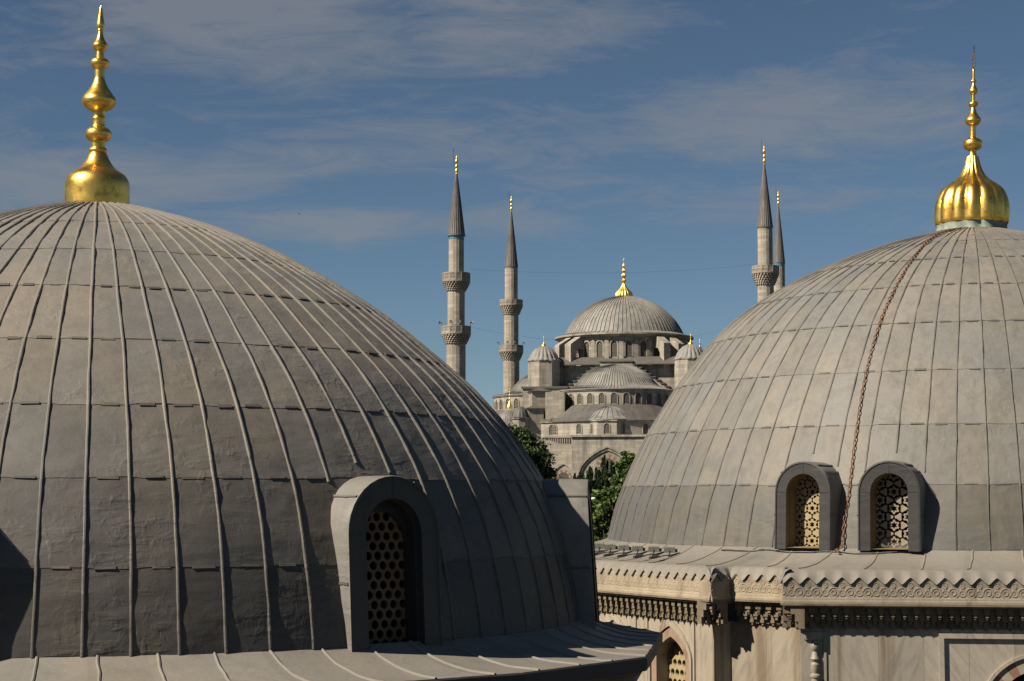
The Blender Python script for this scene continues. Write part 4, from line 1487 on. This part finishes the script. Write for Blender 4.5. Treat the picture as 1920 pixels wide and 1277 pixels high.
    lwo = lw.build('lower_drum', M['stone_far'], mosque, True, 30)
    if wins:
        for a in (-62, -46, -24, 24, 46):
            a = radians(a + 3)
            Tw = lambda u, v, w_, a=a: T((16.18 + w_) * sin(a) + u * cos(a), 12.3 + v, base + (16.18 + w_) * cos(a) - u * sin(a))
            arch_window(lwo, Tw, 1.1, 1.95, 0.14, 0.14)
    if exedrae:
        for a, rr in ((0, 4.7), (56, 4.9), (-58, 4.9)):
            a = radians(a)
            cu, cw = 12.6 * sin(a), base + 12.6 * cos(a)
            ed = MB(); n = 48; rnd = random.Random(seed + int(a * 9) + 20)
            pe = [(0.05, 17.75), (0.9, 17.7), (1.9, 17.45), (2.9, 16.95), (3.6, 16.3), (4.1, 15.75), (4.6, 15.4), (rr + .35, 15.12), (rr + .35, 14.9)]
            rows_ = [[T(cu + r * sin(2 * pi * k2 / n), z, cw + r * cos(2 * pi * k2 / n)) for k2 in range(n + 1)] for r, z in pe]
            ids = [[ed.add(p) for p in r_] for r_ in rows_]
            for j in range(len(rows_) - 1):
                for k2 in range(n):
                    if k2 % 2 == 0: ed.pv = 0.1 + 0.8 * rnd.random()
                    ed.face(ids[j][k2], ids[j + 1][k2], ids[j + 1][k2 + 1], ids[j][k2 + 1])
            for q in range(24):
                t = 2 * pi * q / 24; prev = None; ed.pv = -0.9
                for r, z in pe[1:-1]:
                    row = [ed.add(T(cu + (r + o) * sin(t + d / r), z + u_, cw + (r + o) * cos(t + d / r))) for d, o, u_ in ((-.07, -.02, -.02), (0, .05, .09), (.07, -.02, -.02))]
                    if prev:
                        for m_ in range(2): ed.face(prev[m_], row[m_], row[m_ + 1], prev[m_ + 1])
                    prev = row
            ed.build('exedra_dome', M['lead_far'] if a == 0 else M['lead_far_dark'], mosque)
            ew = MB()
            npoly = 8
            rows_ = [[T(cu + r / cos(pi / 8) * sin(2 * pi * (k2 + .5) / npoly + a), z, cw + r / cos(pi / 8) * cos(2 * pi * (k2 + .5) / npoly + a)) for k2 in range(npoly)] for r, z in ((rr + .25, 14.9), (rr + .25, 14.7), (rr, 14.6), (rr, 11.7))]
            ew.grid(rows_, True)
            ewo = ew.build('exedra_wall', M['stone_far'], mosque)
            if wins:
                for q in (-1, 0, 1):
                    b_ = a + q * pi / 4
                    Tw = lambda u, v, w_, b_=b_: T(cu + (rr - .02 + w_) * sin(b_) + u * cos(b_), 12.3 + v, cw + (rr - .02 + w_) * cos(b_) - u * sin(b_))
                    arch_window(ewo, Tw, 1.1, 1.95, 0.14, 0.14)
    # terrace block below
    tb_ = MB()
    WX = 6.7
    tb_.box(-WX, 26, 12, 35.2, -16, 11.55, lambda x, y, z: T(x, z, y))
    tb_.box(-WX - .35, 26.35, 12, 35.6, 11.55, 11.95, lambda x, y, z: T(x, z, y))
    return T, tb_

T_front, tblk = wing(0, True, True, 2)
fwall = tblk.build('facade_wall', M['stone_far'], mosque)
# great pointed arch on the facade with a striped window inside
def great_arch(parent, u0, hw, spring, apex, w_, ww):
    mb = MB()
    for k2, (e0, e1, pw) in enumerate(((0.85, 0.45, 0.45), (0.44, 0.0, 0.25))):
        ring_strip(mb, T_front, pointed_pts(u0, hw + e0, spring, apex + e0 * 1.15, -4, 14), pointed_pts(u0, hw + e1, spring, apex + e1 * 1.15, -4, 14), w_, w_ + pw)
    ao = mb.build('great_arch', M['stone_far'], parent, False)
    v_ = MB()
    c_ = (u0, spring + 1.6)
    nvs = 13
    for i in range(nvs):
        a0, a1 = pi * (i - .8) / (nvs - 1.6), pi * (i + .2) / (nvs - 1.6)
        v_.mi = i % 2
        def q(a, r): return T_front(c_[0] - r * cos(a), c_[1] + r * sin(a), w_ + 0.07)
        v_.quadpts(q(a0, 1.35), q(a0, 2.15), q(a1, 2.15), q(a1, 1.35))
    v_.mi = 2
    v_.face(*[v_.add(T_front(c_[0] + 1.34 * cos(pi * i / 16), c_[1] + 1.34 * sin(pi * i / 16), w_ + .05)) for i in range(17)] + [v_.add(T_front(c_[0] - 1.34, c_[1] - 4, w_ + .05)), v_.add(T_front(c_[0] + 1.34, c_[1] - 4, w_ + .05))])
    v_.build('window', [M['white_stone'], M['red_stone'], M['pane']], parent)
great_arch(fwall, 0.3, 5.0, 4.4, 8.9, 35.2, 0)
great_arch(fwall, 13.5, 5.0, 4.6, 8.6, 35.2, 0)

# recessed wall left of the facade, balustrade, and the lower roofs beside the tower
def bxT(mb, x0, x1, y0, y1, z0, z1): mb.box(x0, x1, y0, y1, z0, z1, lambda x, y, z: T_front(x, z, y))
lwb = MB()
bxT(lwb, -26, -6.702, 12, 31.0, -16, 10.1)
bxT(lwb, -13.2, -9.302, 12, 27.0, 10.1, 20.9)
lwl = lwb.build('side_wall', M['stone_far'], mosque)
great = MB()
u0 = -8.95
ring_strip(great, T_front, pointed_pts(u0, 2.3, 4.2, 6.9, -4, 10), pointed_pts(u0, 1.9, 4.2, 6.3, -4, 10), 31.0, 31.25)
for i in range(9):
    a0, a1 = pi * i / 9, pi * (i + 1) / 9
    great.mi = 1 + i % 2
    q = lambda a, r: T_front(u0 - r * cos(a), 3.6 + r * sin(a), 31.1)
    great.quadpts(q(a0, 1.05), q(a0, 1.6), q(a1, 1.6), q(a1, 1.05))
great.mi = 3
great.face(*[great.add(T_front(u0 + 1.04 * cos(pi * i / 12), 3.6 + 1.04 * sin(pi * i / 12), 31.06)) for i in range(13)] + [great.add(T_front(u0 - 1.04, 0, 31.06)), great.add(T_front(u0 + 1.04, 0, 31.06))])
great.build('window', [M['stone_far'], M['white_stone'], M['red_stone'], M['pane']], lwl)
bal = MB()
bxT(bal, -13.0, -6.75, 30.6, 30.95, 10.102, 10.35); bxT(bal, -13.0, -6.75, 30.55, 31.0, 11.55, 11.8)
for k2 in range(14):
    x = -12.8 + k2 * 0.45
    bxT(bal, x - .09, x + .09, 30.65, 30.9, 10.35, 11.55)
bal.build('balustrade', M['stone_far'], mosque)
# ledges and small capped blocks beside the left tower
def capped(name, lx, ly, hw, z0, z1, zc, dome=False, n=8):
    b = MB(); c = Mw(lx, ly, 0)
    b.lathe((c[0], c[1], 0), [(hw * .8, z1 + .02), (hw * 1.14, z1), (hw * 1.14, z1 - .25), (hw, z1 - .35), (hw, z0)], n, rot=radians(22.5 if n == 8 else 45) - PHI)
    bo = b.build(name, M['stone_far'], mosque)
    d = MB()
    if dome:
        pr = [(0.03, zc), (hw * .35, zc - .12 * (zc - z1)), (hw * .68, zc - .35 * (zc - z1)), (hw * .92, zc - .68 * (zc - z1)), (hw * 1.0, z1 + .1), (hw * 1.18, z1 + .01)]
        d.lathe((c[0], c[1], 0), pr, 80, 14, 0.06)
    else:
        d.lathe((c[0], c[1], 0), [(0.02, zc), (hw * 1.25, z1 + .05), (hw * 1.25, z1 - .05)], n, rot=radians(22.5 if n == 8 else 45) - PHI)
    d.build('cap', M['lead_far_dark'], bo, dome, 60)
    return bo
capped('turret', -18.2, -27.2, 1.75, -16, 15.7, 18.1, True)
capped('turret', -15.0, -23.8, 2.5, -16, 21.2, 22.0, False, 4)
capped('turret', -15.6, -25.6, 2.2, -16, 17.6, 18.5, False, 4)
lg = MB()
lg.box(-18.9, -9.3, -22.2, -15, 21.9, 22.35, lambda x, y, z: Mw(x, y, z))
lg.build('ledge_roof', M['lead_far_dark'], mosque)
lg = MB()
lg.box(-18.6, -9.6, -21.9, -15, -16, 21.89, lambda x, y, z: Mw(x, y, z))
lg.build('tower_base', M['stone_far'], mosque)
# corner dome beyond the left turrets
ccx = Mw(-21.6, -20.5, 0)
cd = far_dome([(0.05, 3.6), (0.7, 3.5), (1.5, 3.05), (2.1, 2.3), (2.45, 1.4), (2.55, .6), (2.8, .1), (2.85, -.1)], (-21.6, -20.5, 14.4), 32, 0.06, 2, seed=8).build('corner_dome', M['lead_far'], mosque)
far_finial(cd, (ccx[0], ccx[1], 17.9), 5.0, 0.65)
cw_ = MB(); cw_.lathe((ccx[0], ccx[1], 0), [(2.9, 14.4), (2.9, 14.2), (2.7, 14.1), (2.7, -16)], 8, rot=radians(22.5) - PHI); cw_.build('corner_dome_wall', M['stone_far'], mosque)
# left and right wings of the mosque
Tw_, blk = wing(-90, False, True, 5); blk.build('facade_wall', M['stone_far'], mosque)
Tw_, blk = wing(90, False, False, 6); blk.build('facade_wall', M['stone_far'], mosque)

# ================================================================== MINARETS
def minaret(label, cx, Y, tip, sp0, sp1, sphw, shaft, balc, low_hw, tile=None, top_hw=None):
    s = Y / 3400.0
    z = lambda y: (930 - y) * s
    X = (cx - 960) * s
    root = empty('minaret', (X, Y, -16))
    tag(root, label, 'minaret', 'minarets of the distant mosque')
    C = (X, Y, 0)
    NF = 16
    # shaft, drum by drum
    mb = MB()
    prev = sp1 + 2
    hw = top_hw
    for i, (pt_, pb, ct, phw, nhw) in enumerate(balc):
        mb.lathe(C, [(hw * s, z(prev)), (hw * s, z(ct) + .3)], NF)
        prev = ct - 4; hw = nhw
    mb.lathe(C, [(hw * s, z(prev)), (low_hw * s, -16)], NF)
    # fillets under the cone
    mb.lathe(C, [(top_hw * s * 1.06, z(sp1 + 1)), (top_hw * s * 1.06, z(sp1 + 2.6)), (top_hw * s, z(sp1 + 3.2))], NF)
    # shallow flutes
    for i in range(NF):
        pass
    mb.build('shaft', M['stone_minaret'], root, False)
    if tile:
        t_ = MB(); 
        rr = top_hw * s * 1.02
        for i in range(NF * 2):
            a0, a1 = 2 * pi * i / (NF * 2) + .03, 2 * pi * (i + 1) / (NF * 2) - .03
            za, zb = z(tile[1]), z(tile[0])
            P_ = lambda a, zz: (X + rr * sin(a), Y + rr * cos(a), zz)
            t_.quadpts(P_(a0, za), P_(a1, za), P_(a1, zb), P_(a0, zb))
        t_.build('tile_band', M['tile_blue'], root)
    cn = MB()
    r1 = sphw * s
    NR = 24
    zt, zb = z(sp0), z(sp1)
    rows_ = []
    for t in [i / 10 for i in range(11)]:
        r = 0.12 + (r1 - 0.12) * (t ** 0.93)
        rows_.append([(X + r * sin(2 * pi * k2 / NR), Y + r * cos(2 * pi * k2 / NR), zt + (zb - zt) * t) for k2 in range(NR)])
    ids = [[cn.add(p) for p in r_] for r_ in rows_]
    for j in range(10):
        for k2 in range(NR):
            cn.pv = random.random()
            cn.face(ids[j][k2], ids[j + 1][k2], ids[j + 1][(k2 + 1) % NR], ids[j][(k2 + 1) % NR])
    for k2 in range(NR):
        a = 2 * pi * k2 / NR
        cn.pv = 0.1
        r = r1
        cn.tube([(X + .13 * sin(a), Y + .13 * cos(a), zt), (X + (.13 + (r - .12) * .53) * sin(a), Y + (.13 + (r - .12) * .53) * cos(a), zt + (zb - zt) * .5), (X + (r + .02) * sin(a), Y + (r + .02) * cos(a), zb)], 0.045, 4, False)
    cn.lathe(C, [(r1, zb), (r1 + .12, zb - .05), (r1 + .12, zb - .3), (r1 - .1, zb - .32)], NR)
    cn.build('spire', M['lead_spire'], root, False)
    # gilded finial
    fb_ = MB()
    h = z(tip) - z(sp0)
    pr = [(.20, 0), (.24, .05), (.20, .09), (.36, .13), (.42, .18), (.36, .23), (.15, .28), (.14, .34), (.32, .38), (.36, .42), (.30, .46), (.13, .50), (.12, .56), (.26, .60), (.38, .66), (.34, .71), (.12, .77), (.09, .82), (.18, .85), (.08, .89), (.05, .94), (.01, 1.0)]
    fb_.lathe((X, Y, z(sp0) - .15), [(r * .78, t * h) for r, t in pr], 14)
    fb_.build('finial', M['gold_far'], root, True, 50)
    ant = MB(); ant.tube([(X - .5, Y, z(sp0) + h * .55), (X - .55, Y, z(tip) + 1.0)], 0.05, 4)
    ant.tube([(X, Y, z(sp0) + h * .5), (X - .5, Y, z(sp0) + h * .55)], 0.05, 4)
    ant.build('lightning_rod', M['dark_metal'], root)
    for (pt_, pb, ct, phw, nhw) in balc:
        bm = MB()
        ro = phw * s; ri = nhw * s
        zt_, zp, zc = z(pt_), z(pb), z(ct)
        # corbelled tiers, each a ring of little brackets
        tiers = 5
        for i in range(tiers):
            t0, t1 = i / tiers, (i + 1) / tiers
            rA = ri + (ro - ri) * (t1 ** 0.8) * .97
            za, zb2 = zc + (zp - zc) * t0, zc + (zp - zc) * t1
            bm.lathe(C, [(rA * .90, za), (rA * .93, zb2 - .02), (rA, zb2)], 32)
            nb_ = 26
            for k2 in range(nb_):
                a = 2 * pi * (k2 + (i % 2) * .5) / nb_
                T = lambda u, v, w_, a=a: (X + sin(a) * w_ + cos(a) * u, Y + cos(a) * w_ - sin(a) * u, v)
                bm.prism([(-.16, zb2 - .02), (-.16, zb2 - (zb2 - za) * .55), (0, za), (.16, zb2 - (zb2 - za) * .55), (.16, zb2 - .02)], T, rA * .91, rA * 1.0)
        bm.lathe(C, [(ri, zp), (ro, zp), (ro + .08, zp + .05), (ro + .08, zp + .22), (ro - .05, zp + .25), (ri, zp + .25)], 32)
        bo = bm.build('balcony', M['stone_minaret'], root, False)
        pp = MB()
        npn = 14
        for k2 in range(npn):
            a = 2 * pi * (k2 + .5) / npn
            half = ro * math.tan(pi / npn)
            T = lambda u, v, w_, a=a: (X + sin(a) * (ro * .985 + w_) + cos(a) * u, Y + cos(a) * (ro * .985 + w_) - sin(a) * u, v)
            hh = zt_ - zp - .25
            z1_ = zp + .25
            bx2 = lambda x, y, zz, T=T: T(x, zz, y)
            pp.box(-half, half, -.10, .03, z1_, z1_ + .22 * hh, bx2)
            pp.box(-half, half, -.12, .06, zt_ - .16, zt_, bx2)
            pp.box(-half, half, -.075, -.045, z1_ + .22 * hh, zt_ - .16, bx2)
            for u in (-.86, -.43, 0, .43, .86):
                wd = .10 if abs(u) > .8 else .055
                pp.box(u * half - wd, u * half + wd, -.08, .03, z1_ + .22 * hh, zt_ - .16, bx2)
            pp.box(-half * .8, half * .8, -.07, .01, z1_ + .52 * hh, z1_ + .64 * hh, bx2)
            a2 = 2 * pi * k2 / npn
            T2 = lambda u, v, w_, a=a2: (X + sin(a) * (ro * 1.0 + w_) + cos(a) * u, Y + cos(a) * (ro * 1.0 + w_) - sin(a) * u, v)
            pp.box(-.10, .10, -.12, .07, z1_, zt_ - .002, lambda x, y, zz, T2=T2: T2(x, zz, y))
        pp.build('parapet', M['stone_minaret'], bo)
    if len(balc) > 1:
        b2 = balc[1]
        zz = z(b2[0]) + 0.55
        for a in (-88, -20, 15, 88):
            ar2 = radians(180 - a)
            rr = b2[3] * s * (0.98 if abs(a) > 60 else .75)
            lp = MB()
            d = Vector((sin(ar2), cos(ar2), 0.05))
            p0 = Vector((X, Y, zz)) + d * (rr - .1)
            lp.tube([p0, p0 + d * .3, p0 + d * .6, p0 + d * .64], [.06, .11, .30, .32], 10)
            lp.tube([p0 + d * .1, p0 + d * .1 + Vector((0, 0, -.6))], .05, 5)
            lp.build('loudspeaker', M['dark_metal'] if a in (-20,) else M['stone_minaret'], root)
    return root

minaret('tallest-looking stone minaret with a blue tile band below its grey spire', 854.8, 312, 283, 321, 437.5, 15.7, None,
        [(511, 528.7, 545.5, 26, 16.2), (612, 628, 645.5, 27.4, 18)], 18.6, (440.5, 447), 14.4)
minaret('thinner two-balcony stone minaret just left of the mosque domes', 958.6, 436, 361, 393, 497.7, 12.2, None,
        [(562, 573.7, 590, 21.6, 13.6), (648, 661, 676, 22.5, 15.2)], 15.8, None, 12.2)
minaret('stone minaret rising behind the right dome with one balcony in view', 1438.6, 372, 264, 302.5, 422, 14.4, None,
        [(498, 513, 534, 25.3, 15.5), (606, 622, 640, 26.5, 17)], 17.5, None, 14.2)
minaret('shortest-looking minaret with pale blue band, half behind another minaret and the right dome', 1464.3, 470, 352, 382, 490, 11.0, None,
        [(560, 571, 586, 19.5, 12.3)], 13.5, (492.5, 498.5), 10.9)

# ------------------------------------------------------------------ festoon wires between the minarets
def wire(a, b, sag, label, r=0.012):
    pts = []
    for i in range(33):
        t = i / 32
        p = Vector(a).lerp(Vector(b), t); p.z -= 4 * sag * t * (1 - t)
        pts.append(p)
    mb = MB(); mb.tube(pts, r, 4)
    tag(mb.build('wire', M['dark_metal']), label, 'wire', 'wires strung between the minarets')
px3 = lambda x, y, Y: ((x - 960) * Y / 3400, Y, (930 - y) * Y / 3400)
wire(px3(881, 503.5, 312), px3(1415, 494.5, 372), 1.15, 'upper thin wire strung between the minarets above the mosque dome')
wire(px3(882, 613, 312), px3(1415, 604, 372), 3.4, 'lower thin wire strung between the minarets, crossing behind the dome')

# ================================================================== TREES
def tree(name, label, base, top, crown, mat, trunk_r, nclump, leaf, leaves, seed, spread=(0.55, 1.0), plume=False, group='trees before the mosque'):
    """crown: list of ellipsoids (cx, cy, cz, rx, ry, rz)"""
    rnd = random.Random(seed)
    root = empty(name, base)
    tag(root, label, 'tree', group)
    tm = MB()
    c0 = crown[0]
    topz = c0[2] + c0[5] * .5
    pts = []
    for i in range(9):
        t = i / 8
        pts.append((base[0] + (c0[0] - base[0]) * t + .25 * ns(t * 3, seed, 0), base[1] + (c0[1] - base[1]) * t, base[2] + (topz - base[2]) * t))
    tm.tube(pts, [trunk_r * (1 - .85 * i / 8) for i in range(9)], 9)
    clumps = []
    for e in crown:
        cnt = int(nclump * (e[3] * e[4] * e[5]) / sum(q_[3] * q_[4] * q_[5] for q_ in crown)) + 4
        for _ in range(cnt):
            while True:
                v = Vector((rnd.gauss(0, 1), rnd.gauss(0, 1), rnd.gauss(0, 1)))
                if v.length > .1: break
            v.normalize()
            r = spread[0] + (spread[1] - spread[0]) * rnd.random() ** .6
            r *= 1 + .38 * ns(v.x, v.y, v.z + seed, 1.8)
            clumps.append(Vector((e[0] + v.x * e[3] * r, e[1] + v.y * e[4] * r, e[2] + v.z * e[5] * r)))
    for i in range(min(26, len(clumps))):
        c = clumps[(i * 7) % len(clumps)]
        t = .45 + .5 * rnd.random()
        a = Vector(pts[0]).lerp(Vector(pts[-1]), t)
        mid = a.lerp(c, .5) + Vector((0, 0, -.3))
        tm.tube([a, mid, c], [trunk_r * .32, trunk_r * .2, trunk_r * .06], 5)
    tm.build('trunk', M['bark'], root, True)
    lm = MB()
    cs = (sum(e[3] for e in crown) / len(crown)) * .26
    for c in clumps:
        tone = rnd.random()
        sz = cs * rnd.uniform(.7, 1.3)
        for _ in range(leaves):
            if plume:
                t = rnd.random()
                rr = sz * .55 * (1 - t) * sqrt(rnd.random()); an = rnd.uniform(0, 2 * pi)
                p = c + Vector((rr * cos(an), rr * sin(an), (t - .35) * sz * 2.6))
                d = Vector((cos(an) * .5, sin(an) * .5, 1 + rnd.random())).normalized()
            else:
                p = c + Vector((rnd.gauss(0, sz * .5), rnd.gauss(0, sz * .5), rnd.gauss(0, sz * .38)))
                d = Vector((rnd.gauss(0, 1), rnd.gauss(0, 1), rnd.gauss(-.25, .6))).normalized()
            s2 = d.cross(Vector((rnd.gauss(0, 1), rnd.gauss(0, 1), rnd.gauss(0, 1)))).normalized()
            L_ = leaf * rnd.uniform(.6, 1.25); W_ = L_ * (.22 if plume else .36)
            lm.pv = min(1, max(0, .2 + .45 * tone + .35 * rnd.random()))
            n_ = d.cross(s2) * (W_ * .35)
            a, b, m_ = p - d * L_ * .5, p + d * L_ * .5, p
            lm.face(lm.add(a), lm.add(m_ + s2 * W_ + n_), lm.add(b), lm.add(m_ - s2 * W_ + n_))
    lm.build('crown', M[mat], root, False)
    return root
def at(px, py, Y): return ((px - 960) * Y / 3400, Y, (930 - py) * Y / 3400)
def ell(px, py, Y, rx, rz, ry=None):
    x, y, z = at(px, py, Y); s = Y / 3400
    return (x, y, z, rx * s, (ry or rx) * s, rz * s)
Y1 = 230
tree('broadleaf_tree', 'dark broadleaf tree rising beside the near dome, in front of the mosque', (at(975, 900, Y1)[0], Y1, -16), 0,
     [ell(966, 880, Y1, 54, 70), ell(1000, 880, Y1, 38, 44), ell(965, 830, Y1, 32, 32), ell(990, 930, Y1, 48, 45)], 'leaf_dark', .45, 300, .48, 70, 31)
Y2 = 200
tree('conifer_tree', 'dark upright conifer standing before the great facade arch', (at(1140, 930, Y2)[0], Y2, -16), 0,
     [ell(1135, 950, Y2, 56, 72), ell(1108, 945, Y2, 30, 52), ell(1165, 935, Y2, 34, 50), ell(1083, 912, Y2, 9, 26), ell(1093, 918, Y2, 9, 26)], 'leaf_conifer', .35, 460, .55, 70, 37, (0.45, 1.0), True)
Y3 = 150
tree('leafy_tree', 'bright green feathery tree against the left edge of the right dome', (at(1185, 900, Y3)[0], Y3, -16), 0,
     [ell(1190, 890, Y3, 38, 38), ell(1180, 866, Y3, 22, 18), ell(1182, 925, Y3, 28, 34)], 'leaf_light', .25, 110, .34, 46, 41, (0.4, 1.05))
Y4 = 75
tree('leafy_tree', 'nearest big-leaved green tree in the gap between the two near domes', (at(1150, 990, Y4)[0], Y4, -16), 0,
     [ell(1150, 990, Y4, 50, 60), ell(1142, 940, Y4, 30, 26), ell(1165, 1020, Y4, 50, 40)], 'leaf_light', .16, 170, .22, 50, 47, (0.4, 1.05))

# ------------------------------------------------------------------ street lamp seen in the gap
p = at(1108, 938, 62)
lr = empty('street_lamp', (p[0] - 0.55, 62, -16))
tag(lr, 'slim street lamp with a white head peeping past the shaded dormer', 'street lamp')
mb = MB(); mb.tube([(p[0] - .55, 62, -16), (p[0] - .55, 62, p[2] - .15)], [.09, .05], 8); mb.tube([(p[0] - .55, 62, p[2] - .15), (p[0] - .2, 62, p[2] - .02)], .03, 6); mb.build('pole', M['dark_metal'], lr, True)
mb = MB(); mb.tube([(p[0] - .25, 62, p[2] - .03), (p[0] - .15, 62, p[2]), (p[0] + .1, 62, p[2] + .05), (p[0] + .14, 62, p[2] + .055)], [.04, .065, .06, .03], 10); mb.build('lamp_head', M['white_paint'], lr, True)

# ------------------------------------------------------------------ birds
def bird(name, label, loc, span, head, bank):
    mb = MB()
    ch, sh = cos(head), sin(head)
    def T(x, y, z):
        xb = x * cos(bank) + z * sin(bank); zb = -x * sin(bank) + z * cos(bank)
        return (loc[0] + xb * ch - y * sh, loc[1] + xb * sh + y * ch, loc[2] + zb)
    s = span
    rows_ = []
    for y, r in ((-.26, .002), (-.20, .022), (-.08, .045), (.04, .05), (.12, .036), (.17, .03), (.21, .004)):
        rows_.append([T(r * s * cos(2 * pi * k2 / 8), y * s, r * s * sin(2 * pi * k2 / 8) * .9) for k2 in range(8)])
    mb.grid(rows_, True)
    for s_ in (-1, 1):
        up = [T(s_ * .03 * s, .10 * s, .01 * s), T(s_ * .22 * s, .15 * s, .05 * s), T(s_ * .50 * s, -.08 * s, .03 * s), T(s_ * .24 * s, .03 * s, .045 * s), T(s_ * .03 * s, -.05 * s, .01 * s)]
        lo = [(a, b, c - .008 * s) for a, b, c in up]
        iu = [mb.add(q_) for q_ in up]; il = [mb.add(q_) for q_ in lo]
        mb.face(*iu); mb.face(*il[::-1])
        for k2 in range(5): mb.face(iu[k2], il[k2], il[(k2 + 1) % 5], iu[(k2 + 1) % 5])
        t = [T(s_ * .01 * s, -.2 * s, 0), T(s_ * .09 * s, -.38 * s, 0), T(s_ * .035 * s, -.2 * s, 0)]
        mb.face(*[mb.add(q_) for q_ in t])
    o = mb.build(name, M['bird_dark'])
    tag(o, label, 'bird')
    return o
bird('swift', 'tiny dark bird gliding in the blue sky left of the tallest minaret', at(557, 398, 150), 0.42, radians(50), radians(20))
